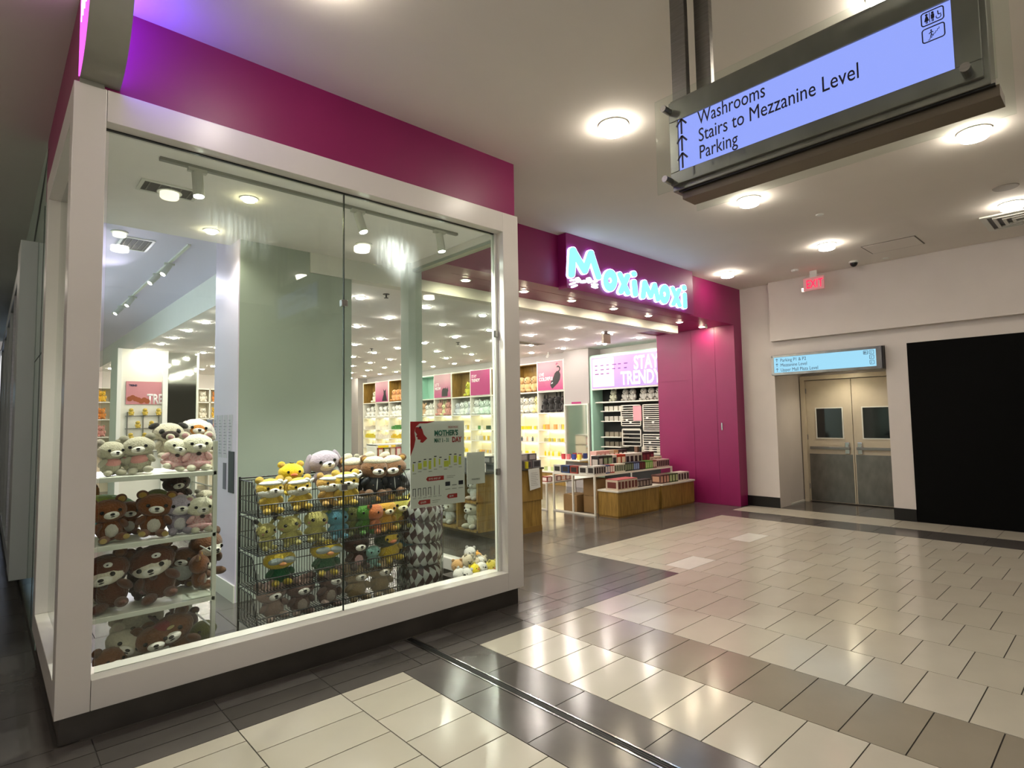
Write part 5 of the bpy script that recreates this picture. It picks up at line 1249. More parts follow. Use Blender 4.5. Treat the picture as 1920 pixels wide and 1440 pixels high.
toycols = {0: ['#16110f', '#2a1c16', '#17130f', '#3c2416'], 1: ['#dcd8c4', '#e4dc9c', '#cfcfc4'], 2: ['#e4e0d4'], 3: ['#dfe3dd', '#cfe0d4'], 4: ['#dde0dc', '#c9ccd2', '#d7e0d4'], 5: ['#c98f84', '#b0605c', '#d8d2a0'], 6: ['#e9e4dc', '#c9a27c'], 7: ['#b49a78', '#e0dcd2'], 8: ['#e8e6dc'], 9: ['#eae8e0'], 10: ['#e8e6de', '#cfcabd']}
ulab = ['first', 'second', 'third', 'fourth', 'fifth', 'sixth', 'seventh', 'eighth', 'ninth', 'tenth', 'farthest']
for u in range(NU):
    ya = 9.80 + u * U; yb = ya + U; kind = units[u]; far = u > 5
    su = thing('wall_shelving', (XW + 0.2, (ya + yb) / 2, 0), '%s bay of white lit wall shelving along the right wall of the shop' % ulab[u], 'shelving')
    MB().box(XW, XW + 0.42, ya - 0.02, ya + 0.02, 0.0, 3.22).build('upright', wl, su)
    if u == NU - 1: MB().box(XW, XW + 0.42, yb - 0.02, yb + 0.02, 0, 3.22).build('upright', wl, su)
    box('back_panel', XW + 0.40, XW + 0.42, ya + 0.02, yb - 0.02, 0.3, 1.90, back_w, su)
    box('back_panel', XW + 0.40, XW + 0.42, ya + 0.02, yb - 0.02, 1.90, 2.43, mat('shelf_back_grey', '#b4aca0', 0.6), su)
    box('plinth', XW + 0.02, XW + 0.40, ya + 0.02, yb - 0.02, 0.0, 0.30, wood, su)
    for z in (0.34, 0.73, 1.10, 1.42, 1.86, 2.42, 3.20):
        sf_ = MB().box(XW, XW + 0.40, ya + 0.02, yb - 0.02, z - 0.03, z).build('shelf', wl, su)
        if z in (0.73, 1.10, 1.42, 1.86): box('light_strip', XW + 0.34, XW + 0.37, ya + 0.05, yb - 0.05, z - 0.036, z - 0.0302, led, su)
    if kind.startswith('poster'):
        pass
    else:
        cm = wood if kind == 'wood' else M['mint']
        MB().box(XW + 0.38, XW + 0.40, ya + 0.02, yb - 0.02, 2.42, 3.17).box(XW + 0.01, XW + 0.38, ya + 0.02, ya + 0.035, 2.42, 3.17).box(XW + 0.01, XW + 0.38, yb - 0.035, yb - 0.02, 2.42, 3.17).box(XW + 0.01, XW + 0.38, ya + 0.035, yb - 0.035, 3.155, 3.17).box(XW + 0.01, XW + 0.38, ya + 0.035, yb - 0.035, 2.421, 2.43).build('cubby_lining', cm, su)
    # toys on the plush shelf and products below
    n = 4 if u < 9 else 3
    for i in range(n):
        c = random.choice(toycols[u]); y = ya + 0.13 + i * (U - 0.2) / (n - 0.6)
        small_toy(XW + 0.16, min(y, yb - 0.12), 1.86, c, 'soft toy on the plush shelf of the %s wall bay' % ulab[u], 'soft toys on the plush shelf, %s bay' % ulab[u], s=random.uniform(1.25, 1.5), ears=random.choice(['round', 'long', 'none']))
    if kind in ('wood', 'mint') and u in (1, 2, 4, 7, 8, 10):
        cc = {1: '#d9b27c', 2: '#d9b27c', 4: '#c4c23a', 7: '#e2a628', 8: '#d99a60', 10: '#e6e0c4'}[u]
        for i in range(3 if u in (1, 2, 8) else 1):
            small_toy(XW + 0.16, ya + 0.25 + 0.26 * i, 2.43, cc, 'tall toy in the top cubby of the %s wall bay' % ulab[u], 'toys in the top cubby, %s bay' % ulab[u], s=1.45, ears='none' if u != 4 else 'round')
    if not far:
        for si, z in enumerate((1.42, 1.10, 0.73, 0.34)):
            pal = PALS[(si + u) % 5] if not (u < 2 and si == 2) else PALS[1]
            kd = ('box', 'jar', 'bottle', 'pouch')[(si + u) % 4]; y = ya + 0.08
            while y < yb - 0.06:
                if random.random() < 0.92:
                    product(kd, XW + 0.14, y, z, random.choice(pal), '%s on the %s shelf of the %s wall bay' % ({'bottle': 'small bottle', 'box': 'small carton', 'jar': 'small jar', 'pouch': 'small packet'}[kd], ('fourth', 'third', 'second', 'lowest')[si], ulab[u]), 'goods on the %s shelf, %s bay' % (('fourth', 'third', 'second', 'lowest')[si], ulab[u]))
                y += {'box': .095, 'jar': .085, 'bottle': .07, 'pouch': .125}[kd]
    else:
        for si, z in enumerate((1.42, 1.10, 0.73)):
            mb = MB(); y = ya + 0.07
            while y < yb - 0.08:
                w_ = random.uniform(.04, .09); mb.box(XW + .08, XW + .2, y, y + w_, z, z + random.uniform(.08, .16)); y += w_ + 0.02
            o = mb.build('small_goods', mat('product_' + random.choice(PALS[(si + u) % 5]).strip('#'), '#cccccc', 0.4)); tag(o, 'row of small goods on the %s shelf of the %s wall bay' % (('fourth', 'third', 'second')[si], ulab[u]), 'goods', kind='stuff')
# posters hung over the top cubbies
def gradient_mat(name, a, b_, z0, z1):
    m = bpy.data.materials.new(name); m.use_nodes = True; nt = m.node_tree; bs = nt.nodes['Principled BSDF']; bs.inputs['Roughness'].default_value = 0.5
    tc = nt.nodes.new('ShaderNodeTexCoord'); sp = nt.nodes.new('ShaderNodeSeparateXYZ'); mr = nt.nodes.new('ShaderNodeMapRange'); mr.inputs[1].default_value = z0; mr.inputs[2].default_value = z1
    mx = nt.nodes.new('ShaderNodeMix'); mx.data_type = 'RGBA'; mx.inputs[6].default_value = lin(a); mx.inputs[7].default_value = lin(b_)
    nt.links.new(tc.outputs['Object'], sp.inputs[0]); nt.links.new(sp.outputs[2], mr.inputs[0]); nt.links.new(mr.outputs[0], mx.inputs[0]); nt.links.new(mx.outputs[2], bs.inputs['Base Color'])
    return m
gp = gradient_mat('poster_pink_print', '#b23a74', '#b58890', 0.0, 0.6)
gm = mat('poster_magenta', '#a81f6a', 0.5); pw = mat('print_white', '#f0e8e8', 0.5); cb = mat('print_black', '#161214', 0.5)
def wall_poster(u, label, words, m, cat_):
    ya = 9.80 + u * U; yb = ya + U
    t = thing('wall_poster', (XW - 0.01, (ya + yb) / 2, 2.44), label, 'poster')
    box('sheet', XW - 0.018, XW - 0.002, ya + 0.03, yb - 0.03, 2.44, 3.18, m, t)
    box('frame', XW - 0.012, XW - 0.001, ya + 0.015, yb - 0.015, 2.425, 3.195, M['whitem'], t)
    fn = side(XW - 0.018, yb - 0.03, 2.44)
    for k, s in enumerate(words): text('lettering', s, 0.13, fn, 0.05, 0.37 - 0.12 * k if words[0] != 'STAY' else 0.52 - 0.12 * k, pw, t, sx=0.78, bold=0.001 + 0.003 * k)
    if words: 
        a = MB()
        for k in range(4): a.prism(rect(0.05, 0.30 - 0.02 * k, 0.10 + 0.035 * k, 0.108 + 0.035 * k), fn, 0.001, 0.002)
        a.build('small_print', mat('print_rose', '#a04468', 0.5), t)
    if cat_ == 'dive':
        a = MB().prism([(.50, .06), (.53, .03), (.60, .08), (.72, .16), (.80, .26), (.82, .38), (.78, .46), (.70, .48), (.62, .42), (.56, .30), (.52, .22), (.50, .26), (.48, .20), (.46, .12)], fn, .001, .004)
        for p, q in (((.74, .46), (.80, .50)), ((.80, .50), (.80, .56)), ((.80, .56), (.75, .60)), ((.75, .60), (.70, .58))): a.prism(stroke(*p, *q, .017), fn, .001, .004)
        a.build('cat_print', cb, t)
        MB().prism([(.50, .15), (.56, .18), (.55, .20), (.50, .18)], fn, .0045, .006).build('cat_muzzle', pw, t)
        a = MB()
        for p, q in (((.66, .64), (.70, .69)), ((.70, .69), (.75, .66)), ((.70, .69), (.70, .62))): a.prism(stroke(*p, *q, .008), fn, .001, .003)
        a.build('small_mark', MATS['print_rose'], t)
    elif cat_ == 'sit':
        MB().prism([(.42, .03), (.43, .2), (.48, .28), (.55, .3), (.62, .28), (.66, .33), (.68, .27), (.73, .27), (.76, .34), (.78, .2), (.74, .14), (.74, .03)], fn, .001, .004).build('cat_print', cb, t)
    elif cat_ == 'up':
        MB().prism([(.48, .02), (.54, .16), (.60, .26), (.60, .36), (.58, .46), (.64, .40), (.70, .40), (.76, .46), (.75, .30), (.80, .16), (.84, .02)], fn, .001, .004).build('cat_print', cb, t)
wall_poster(0, 'pink LIVE COLORFUL poster with a stretching black cat, top of the right wall', ['LIVE', 'COLORFUL'], gp, 'dive')
wall_poster(3, 'magenta STAY TRENDY poster high on the right wall, beside the window end post', ['STAY', 'TRENDY'], gm, '')
wall_poster(5, 'pale pink poster with a seated black cat beside the mint cubbies', ['LET\'S', 'MEOW'], gp, 'sit')
wall_poster(9, 'small far pink poster with an upright black cat near the rear of the shop', [], gp, 'up')
# wall strip above the shelving and column between the two shop fittings
struct('wall_shop_pillar', 10.78, 11.25, 8.98, 9.78, 0, 3.4, mat('pillar_white', '#a69f9c', 0.6))
struct('wall_shop_pillar', 10.6, 11.25, 20.35, 21.5, 0, 3.4, MATS['pillar_white'])
struct('wall_shop_upper', 10.98, 11.25, 9.78, 20.35, 3.22, 3.4, MATS['pillar_white'])
t = thing('security_camera', (10.55, 10.1, 3.4), 'small white camera on the shop ceiling above the pink cat poster', 'security camera')
MB().tube((10.55, 10.1, 3.4), (10.55, 10.1, 3.33), 0.012).tube((10.55, 10.1, 3.31), (10.42, 10.02, 3.26), 0.03, 10).build('body', M['whitem'], t)
# mirrored panel fixture on the pillar
mf = thing('mirror_display', (10.7, 9.38, 0), 'mirrored panel display on the white pillar left of the STAY TRENDY fixture', 'display fixture')
box('mirror', 10.76, 10.775, 9.02, 9.74, 0.62, 2.02, mat('mirror', '#d8dcd4', 0.06, metal=1.0), mf)
MB().box(10.73, 10.775, 8.99, 9.02, 0.1, 2.05).box(10.73, 10.775, 9.74, 9.77, 0.1, 2.05).box(10.73, 10.775, 9.02, 9.74, 2.02, 2.05).build('frame', wl, mf)
box('header_strip', 10.72, 10.73, 9.2, 9.5, 2.055, 2.10, gm, mf)
for z in (0.70,): box('shelf', 10.42, 10.76, 9.02, 9.74, z - 0.03, z, wl, mf)
for i, (c, n_) in enumerate((('#b8404a', 'red'), ('#c86a70', 'pale red'), ('#2c3c88', 'blue'), ('#d9c040', 'yellow'))):
    product('box', 10.55, 9.65 - 0.17 * i, 0.70, c, n_ + ' carton on the shelf below the mirrored panel', None)

# ---- STAY TRENDY cabinet (mint sides, lit sign, slatted grids)
cbn = thing('trend_cabinet', (10.95, 7.95, 0), 'mint wall cabinet with a lit STAY TRENDY sign and white slatted grids', 'cabinet')
box('side_panel', 10.76, 11.2, 8.86, 8.92, 0, 3.2, M['mint'], cbn); box('side_panel', 10.76, 11.2, 6.87, 6.90, 0, 3.2, M['mint'], cbn)
box('back_panel', 11.16, 11.2, 6.90, 8.86, 0, 3.2, mat('cab_back', '#171515', 0.6), cbn)
box('top_panel', 10.76, 11.2, 6.87, 8.92, 3.17, 3.2, M['mint'], cbn)
for z in (0.1, 0.9, 2.08): box('shelf', 10.86, 11.16, 6.90, 8.86, z - 0.03, z, wl, cbn)
for z in (1.62, 1.86): box('shelf', 10.86, 11.16, 8.12, 8.70, z - 0.02, z, wl, cbn)
for z in (1.25, 1.02): box('shelf', 10.84, 11.16, 8.12, 8.70, z - 0.02, z, wl, cbn)
box('sign_frame', 10.745, 10.80, 6.90, 8.87, 2.36, 3.17, M['whitem'], cbn)
box('sign_face', 10.735, 10.745, 6.93, 8.84, 2.40, 3.13, mat('sign_lilac', '#8a6fa4', 0.4, emit='#b898ea', estr=0.42), cbn)
fT = side(10.734, 8.84, 2.40)
MB().prism(rect(0.03, 0.66, 0.03, 0.70), fT, 0.0, 0.002).build('print_block', mat('sign_pink', '#e7c2e6', 0.4, emit='#f0c0ee', estr=0.3), cbn)
tw = emis('sign_white', '#dff0ff', 1.15)
text('lettering', 'STAY', 0.42, fT, 1.22, 0.38, tw, cbn, sx=0.66, bold=0.012)
text('lettering', 'TRENDY', 0.42, fT, 0.85, 0.05, tw, cbn, sx=0.66, bold=0.012)
a = MB()
for r in range(3):
    for k in range(6 if r < 2 else 3):
        a.prism(rrect(0.10 + 0.17 * k, 0.10 + 0.17 * k + random.uniform(.07, .13), 0.52 - 0.10 * r, 0.545 - 0.10 * r, .01), fT, 0.003, 0.004)
a.build('brand_row', mat('purple_print', '#7a3a86', 0.5), cbn)['kind'] = 'stuff'
tl = disc_light('sign_spot', 10.45, 8.2, 3.4, 0.045, mat('sign_spot_lens', '#ffffff', emit='#fff3d8', estr=25), 'bright spot in the shop ceiling right above the STAY TRENDY sign', 'downlight', None)
for i, y in enumerate((7.15, 7.35, 7.55, 7.85, 8.05)):
    small_toy(11.0, y, 2.08, '#c9c7c0', 'round white toy on the dark top shelf under the STAY TRENDY sign', 'white toys under the trendy sign', s=0.95, ears='none')
small_toy(11.0, 8.4, 2.08, '#c9ccb4', 'green-tinged toy pair left of the white toys under the STAY TRENDY sign', None, s=0.95)
def grid(y0, y1, z0, z1, step, m=wl):
    mb = MB(); mb.box(10.84, 10.855, y0, y0 + .02, z0, z1).box(10.84, 10.855, y1 - .02, y1, z0, z1).box(10.84, 10.855, y0, y1, z0, z0 + .02).box(10.84, 10.855, y0, y1, z1 - .02, z1)
    mb.build('grid_frame', m, cbn)
    z = z0 + step
    while z < z1 - 0.03:
        box('slat', 10.845, 10.853, y0 + .02, y1 - .02, z, z + 0.016, m, cbn); z += step
grid(7.55, 8.10, 1.50, 1.98, 0.05); grid(6.95, 7.50, 1.38, 1.98, 0.045); grid(6.92, 7.52, 0.95, 1.32, 0.05); grid(7.56, 8.08, 1.04, 1.44, 0.09)
for y, z in ((7.7, 1.7), (7.9, 1.6), (7.2, 1.55), (7.35, 1.65), (7.1, 1.2), (7.3, 1.1), (7.8, 1.55), (7.0, 1.72)):
    box('price_card', 10.835, 10.84, y, y + 0.06, z, z + 0.05, M['paper'], cbn)
box('pink_notice', 10.82, 10.834, 7.52, 7.74, 1.62, 1.95, mat('notice_pink', '#e09aa4', 0.6), cbn)
for k, (z, c) in enumerate(((1.86, '#d8d4c8'), (1.62, '#bfbab0'), (1.25, '#88806f'), (1.02, '#6d6658'))):
    for j in range(4):
        product('pouch', 11.0, 8.2 + 0.14 * j, z, c, 'packet on the %s side shelf of the mint cabinet' % ORDW[k], 'packets on the %s side shelf of the mint cabinet' % ORDW[k])
for k in range(5): product('box', 11.0, 7.0 + 0.2 * k, 0.9, random.choice(['#7a5a4a', '#c8bfb0', '#9a9a98']), 'carton on the low shelf of the mint cabinet', 'cartons low in the mint cabinet')

# ---- wooden counter with cubby shelves (left of the entrance)
ct = thing('wood_counter', (5.65, 6.9, 0), 'oak counter with toy cubbies on its left side beside the window end post', 'counter')
CX0, CX1, CY0, CY1 = 5.02, 6.29, 6.2, 8.2
MB().box(CX0 + .35, CX1, CY0, CY1, 0.47, 0.93).build('upper_body', wood, ct, bevel=0.003)
MB().box(CX0 + .35, CX1 - 0.015, CY0 + 0.015, CY1, 0.09, 0.47).build('lower_body', wood, ct)
MB().box(CX0 + .35, CX1 - 0.01, CY0 + 0.01, CY1, 0.0, 0.09).build('plinth', mat('oak_plinth', '#8a6a34', 0.5), ct)
box('worktop', CX0, CX1 + 0.02, CY0 - 0.02, CY1, 0.93, 0.955, mat('dark_top', '#4a453c', 0.4), ct)
MB().box(CX0 + .33, CX0 + .35, CY0, CY1, 0.14, 0.93).build('cubby_back', wood, ct)
for z in (0.14, 0.53): MB().box(CX0, CX0 + .35, CY0, CY1, z, z + 0.03).build('cubby_shelf', wood, ct)
for y in (CY0, 6.66, 7.15, 7.65, CY1 - .03): MB().box(CX0, CX0 + .33, y, y + 0.03, 0.14, 0.93).build('divider', wood, ct)
small = (('white_bear', 5.15, 6.42, 0.56, .33, 'white bear sitting in the upper cubby nearest the entrance'), ('pink_plaid', 5.13, 6.85, 0.56, .25, 'little pink-clad bear with a tag in the upper cubby'),
         ('white_bear', 5.15, 7.0, 0.17, .36, 'large white toy in the lower cubby behind the second wire rack'), ('cream_bear', 5.12, 6.42, 0.17, .40, 'beige long-legged bear in the lower cubby nearest the entrance'),
         ('white_bear', 5.12, 7.38, 0.17, .32, 'white toy in the lower cubby farther along the counter'), ('cream_bear', 5.15, 7.4, 0.56, .26, 'cream toy in the upper cubby farther along the counter'))
for kd, x, y, z, H, l in small: plush(x, y, z, H, kd, -90, 0, l)
# paper sign and boxes on the counter
t = thing('paper_notice', (6.09, 6.15, 0.65), 'white paper notice hanging tilted on the front of the oak counter', 'notice')
pn = MB(); pn.add([(5.97, 6.172, 0.945), (6.20, 6.172, 0.955), (6.22, 6.172, 0.66), (6.0, 6.172, 0.63), (5.97, 6.176, 0.945), (6.20, 6.176, 0.955), (6.22, 6.176, 0.66), (6.0, 6.176, 0.63)], [(0, 1, 2, 3), (7, 6, 5, 4), (0, 4, 5, 1), (1, 5, 6, 2), (2, 6, 7, 3), (3, 7, 4, 0)]); pn.build('sheet', M['paper'], t)
a = MB()
for k in range(8): a.box(6.02, 6.17 - 0.02 * (k % 3), 6.1700, 6.1715, 0.70 + 0.026 * k, 0.704 + 0.026 * k)
a.build('print_lines', mat('print_line_grey', '#8a8a8a', 0.6), t)
gb = ['#7c7a80', '#8a8488', '#5b5658', '#6d6066']
BOXM = {}
def carton(x, y, z, sx, sy, sz, c, label, group, c2=None, nm='carton'):
    key = (round(sx, 3), round(sy, 3), round(sz, 3))
    if key not in BOXM:
        BOXM[key] = (MB().box(-sx / 2, sx / 2, -sy / 2, sy / 2, 0, sz).mesh('carton', bevel=0.0), MB().box(-sx * .36, sx * .36, -sy / 2 - .0015, -sy / 2 - .0003, sz * .15, sz * .85).mesh('print'),
                     MB().box(-sx / 2 - .0015, -sx / 2 - .0003, -sy * .36, sy * .36, sz * .2, sz * .8).mesh('print'))
        for q in BOXM[key]: q.materials.append(wl)
    o = bpy.data.objects.new(nm, BOXM[key][0]); COL.objects.link(o); o.material_slots[0].link = 'OBJECT'; o.material_slots[0].material = mat('product_' + c.strip('#'), c, 0.4)
    place(o, (x, y, z)); o.rotation_euler = (0, 0, random.uniform(-.03, .03))
    if c2:
        for q in BOXM[key][1:]:
            p = bpy.data.objects.new('print', q); COL.objects.link(p); p.parent = o; p.material_slots[0].link = 'OBJECT'; p.material_slots[0].material = mat('product_' + c2.strip('#'), c2, 0.45)
    return tag(o, label + (nth(group, 'left') if group else ''), 'carton', group)
for i in range(5):
    carton(5.45 + 0.19 * i, 6.33, 0.955, 0.17, 0.20, 0.11, gb[i % 4], 'grey printed carton in the lower row on the oak counter', 'lower row of grey cartons on the counter', '#3c3a40')
for i in range(5):
    carton(5.40 + 0.19 * i, 6.36, 1.066, 0.17, 0.18, 0.10, gb[(i + 2) % 4], 'grey printed carton in the upper row on the oak counter', 'upper row of grey cartons on the counter', '#b0a8a8')
for i in range(6):
    carton(5.15, 6.6 + 0.22 * i, 0.955, 0.2, 0.19, 0.2, gb[i % 4], 'tall grey carton along the left edge of the oak counter', 'tall grey cartons on the counter', '#a8a4a8')
carton(5.98, 6.215, 0.956, 0.04, 0.03, 0.10, '#d8c830', 'small yellow price card between the grey cartons', None, nm='price_card')

# ---- entrance display tables
wt = mat('table_white', '#dcd8cc', 0.4)
def frame_table(x0, x1, y0, y1, h_, label, t_=0.03):
    t = thing('display_table', ((x0 + x1) / 2, (y0 + y1) / 2, 0), label, 'table')
    box('tabletop', x0, x1, y0, y1, h_ - 0.03, h_, wt, t)
    for x in (x0, x1 - t_):
        for y in (y0, y1 - t_): box('leg', x, x + t_, y, y + t_, 0, h_ - 0.03, wt, t)
    MB().box(x0, x0 + t_, y0 + t_, y1 - t_, 0.0, 0.025).box(x1 - t_, x1, y0 + t_, y1 - t_, 0, 0.025).build('foot_rail', wt, t)
    return t
t1 = frame_table(7.80, 10.25, 6.42, 7.42, 0.70, 'tall white frame table piled with cartons at the entrance')
box('leg', 7.80, 7.83, 6.92, 6.95, 0, 0.67, wt, t1)
frame_table(7.72, 9.2, 7.50, 8.1, 0.51, 'lower white frame table behind the tall one at the entrance')
for (x0, x1, l) in ((7.86, 9.08, 'low oak box table in front of the white frame table, left one'), (9.18, 10.30, 'low oak box table beside the pink wall, right one')):
    t = thing('box_table', ((x0 + x1) / 2, 6.3, 0), l, 'table')
    y1 = 6.40
    box('body', x0, x1, 5.98, y1, 0.03, 0.43, wood, t); box('plinth', x0 + .01, x1 - .01, 5.99, y1, 0, 0.03, mat('oak_plinth', '#8a6a34', 0.5), t); MB().box(x0 - .01, x1 + .01, 5.96, y1 + .01, 0.43, 0.46).build('top', wt, t, bevel=0.003)
for (x, y, z, l) in ((8.25, 6.75, 0.0, 'brown cardboard box under the white table, lower front'), (8.25, 6.75, 0.30, 'brown cardboard box under the white table, stacked on top'), (8.15, 7.15, 0.0, 'brown cardboard box under the white table, at the back')):
    t = thing('cardboard_box', (x, y, z), l, 'box')
    MB().box(x - .18, x + .18, y - .16, y + .16, z, z + 0.295).build('body', mat('cardboard', '#9c7c52', 0.8, var=0.05), t)
    MB().box(x - .18, x + .18, y - .025, y + .025, z + 0.295, z + 0.2965).build('tape', mat('tape', '#b89a6a', 0.3), t)
cols4 = [('#b8b4ae', '#2a2422', 5), ('#26406a', '#d8d4d0', 2), ('#a03428', '#e8e0d8', 2), ('#d8d4c4', '#44583a', 5), ('#22301f', '#7a8a6a', 4), ('#1c2c4c', '#88a0c8', 3), ('#2a1410', '#64302a', 3), ('#4f8a34', '#a8c880', 4), ('#6a2c24', '#d8c8b8', 2), ('#b09a94', '#3a2424', 7)]
def row_names(i): return ('striped white-grey', 'navy blue', 'red', 'white and green', 'dark green', 'deep blue', 'dark maroon', 'leaf green', 'brown-red', 'pinkish grey')[i]
x = 7.86
for i, (c, c2, n) in enumerate(cols4):
    for k in range(n):
        if x > 10.2: break
        carton(x, 6.53, 0.70, 0.062, 0.16, 0.15, c, row_names(i) + ' carton in the front row on the tall white table', row_names(i) + ' cartons, front row of the tall table', c2); x += 0.064
i = 0
for yy in (6.72, 6.93, 7.14, 7.34):
    carton(7.90, yy, 0.70, 0.12, 0.18, 0.14, ('#c8c4bc', '#8a3830', '#30446c', '#b8b4ae')[i], 'wide carton on the left edge of the tall white table, %s from the front' % ('first', 'second', 'third', 'fourth')[i], None, '#2a2422'); i += 1
x = 8.25
for i, (c, c2, n) in enumerate((('#1f1c1c', '#b8b0a8', 1), ('#26301f', '#8a9a7a', 2), ('#c8c0b4', '#222222', 1), ('#b0381c', '#f0e0c0', 2), ('#d0c8c0', '#2a2020', 4), ('#3c1418', '#7c343a', 3))):
    nmn = ('black', 'black-green', 'grey-white', 'bright red', 'white and black', 'wine red')[i]
    for k in range(n):
        carton(x, 6.72, 0.70 + 0.0, 0.13, 0.17, 0.30, c, nmn + ' tall carton in the second row on the tall white table', nmn + ' tall cartons, second row', c2); x += 0.135
for k in range(3): carton(9.95 + 0.14 * k - 0.1, 6.75, 0.70, 0.135, 0.25, 0.20, '#d4c8b0', 'cream carton at the right end of the tall white table', 'cream cartons at the right end', '#a08a78')
x = 8.6
for k in range(7):
    carton(x, 7.05, 0.70, 0.12, 0.15, 0.36, ('#d8a8a0', '#d8a8a0', '#d8a8a0', '#c8b8a0', '#b89068', '#3a2c28', '#2c1c1c')[k], 'tall pale carton in the rear row of the tall white table', 'rear row of tall cartons', '#efe4dc'); x += 0.14
x = 7.93
for k in range(6):
    carton(x, 6.12, 0.46, 0.09, 0.26, 0.17, '#c9b8a4', 'beige carton with round print on the left oak table', 'beige cartons on the left oak table', '#6a3028'); x += 0.094
tag(box('red_lid', 7.89, 8.45, 6.0, 6.25, 0.632, 0.64, mat('lid_red', '#a03c3c', 0.5)), 'flat red cover lying over the beige cartons on the left oak table', 'cover')
for k in range(5):
    carton(x + .02, 6.10, 0.46, 0.09, 0.15, 0.12, '#33221f', 'dark round-printed carton on the left oak table', 'dark cartons on the left oak table', '#8a7a70'); x += 0.095
x = 9.25
for k in range(10):
    c, c2 = (('#5a3a34', '#c89a80') if k < 3 else (('#3f5030', '#b8c890') if k < 6 else ('#c4bcb0', '#3a302c')))
    carton(x, 6.12, 0.46, 0.09, 0.2, 0.16, c, ('brown', 'brown', 'brown', 'green', 'green', 'green', 'grey-white', 'grey-white', 'grey-white', 'grey-white')[k] + ' carton in the row on the right oak table', ('brown', 'green', 'grey-white')[0 if k < 3 else 1 if k < 6 else 2] + ' cartons on the right oak table', c2); x += 0.10
for k in range(6):
    carton(7.85 + 0.13 * k, 7.62, 0.51, 0.12, 0.14, 0.10, ('#7c2a24', '#d8c4bc', '#5a2420', '#c88a60', '#6a3028', '#d0b0a0')[k], 'small packet carton on the lower white table', 'packets on the lower white table', '#e0d0c8')

# ---- free-standing fittings deeper in the shop, seen between column and post
t = thing('oak_gondola', (7.2, 11.2, 0), 'low oak shelf island with dark goods seen between column and post', 'display fixture')
box('body', 6.2, 8.4, 11.0, 11.6, 0, 0.62, wood, t)
for z in (0.9, 1.18): box('shelf', 6.2, 8.4, 11.1, 11.5, z, z + 0.025, wl, t)
for x in (6.2, 6.93, 7.66, 8.37): box('upright', x, x + 0.03, 11.1, 11.5, 0.62, 1.2, wl, t)
for j, z in enumerate((0.62, 0.925)):
    for k in range(14):
        carton(6.33 + 0.15 * k, 11.2, z, 0.12, 0.15, 0.2, random.choice(['#b8782c', '#3c3c44', '#c49a80', '#a8502c', '#8a8a58', '#c86a70']), 'carton on the %s level of the oak island' % ('lower', 'upper')[j], 'cartons on the oak island, %s level' % ('lower', 'upper')[j], '#e0d8c8')
t = thing('white_easel', (5.9, 8.9, 0), 'white A-shaped wire stand with dark and red goods', 'display stand')
MB().path([(5.55, 8.9, 0.0), (5.9, 8.9, 1.55), (6.25, 8.9, 0.0)], 0.014).path([(5.75, 8.9, 1.55), (6.05, 8.9, 1.55)], 0.012).path([(5.8, 8.9, 1.1), (5.8, 8.9, 1.55)], 0.008).path([(6.0, 8.9, 1.1), (6.0, 8.9, 1.55)], 0.008).path([(5.65, 8.9, 0.9), (6.13, 8.9, 0.9)], 0.01).path([(5.72, 8.9, 1.2), (6.05, 8.9, 1.2)], 0.01).path([(5.9, 8.9, 0.0), (5.9, 8.9, 1.55)], 0.008).path([(5.9, 8.92, 1.5), (5.9, 9.3, 0.0)], 0.012).build('wire_frame', wt, t)
t = thing('low_cabinet', (4.2, 8.3, 0), 'long oak topped low cabinet behind the wire rack', 'cabinet')
box('body', 3.9, 5.0, 9.6, 10.1, 0, 0.9, wl, t); box('top', 3.88, 5.02, 9.58, 10.12, 0.9, 0.93, wood, t)
for k in range(6): carton(4.0 + 0.16 * k, 9.72, 0.93, 0.13, 0.16, 0.24, ('#c88a2c', '#c07a28', '#b8a878', '#2c2c34', '#88705a', '#c0a080')[k], 'orange-brown carton on the long low cabinet', 'cartons on the long low cabinet', '#f0e0c0')
# far wall shelving facing the entrance
t = thing('rear_shelving', (6.5, 21.3, 0), 'white shelving across the rear wall of the shop', 'shelving')
for z in (0.4, 0.8, 1.2, 1.6, 2.0, 2.4): box('shelf', 1.0, 10.5, 21.15, 21.48, z, z + 0.03, wl, t)
for k in range(10): box('upright', 1.0 + 1.05 * k, 1.04 + 1.05 * k, 21.15, 21.48, 0, 2.6, wl, t)
for z in (0.43, 0.83, 1.23, 1.63, 2.03):
    mb = MB(); x = 1.1
    while x < 10.3:
        w_ = random.uniform(.1, .25); mb.box(x, x + w_, 21.2, 21.4, z, z + random.uniform(.12, .28)); x += w_ + 0.05
    tag(mb.build('rear_goods', mat('rear_goods_%d' % int(z * 10), random.choice(['#c8a060', '#b87868', '#d0c8b0', '#a8b8a0']), 0.6)), 'row of mixed goods on the rear wall shelf at %s' % {0.43: 'ankle', 0.83: 'knee', 1.23: 'waist', 1.63: 'chest', 2.03: 'head'}[z] + ' height', 'goods', kind='stuff')

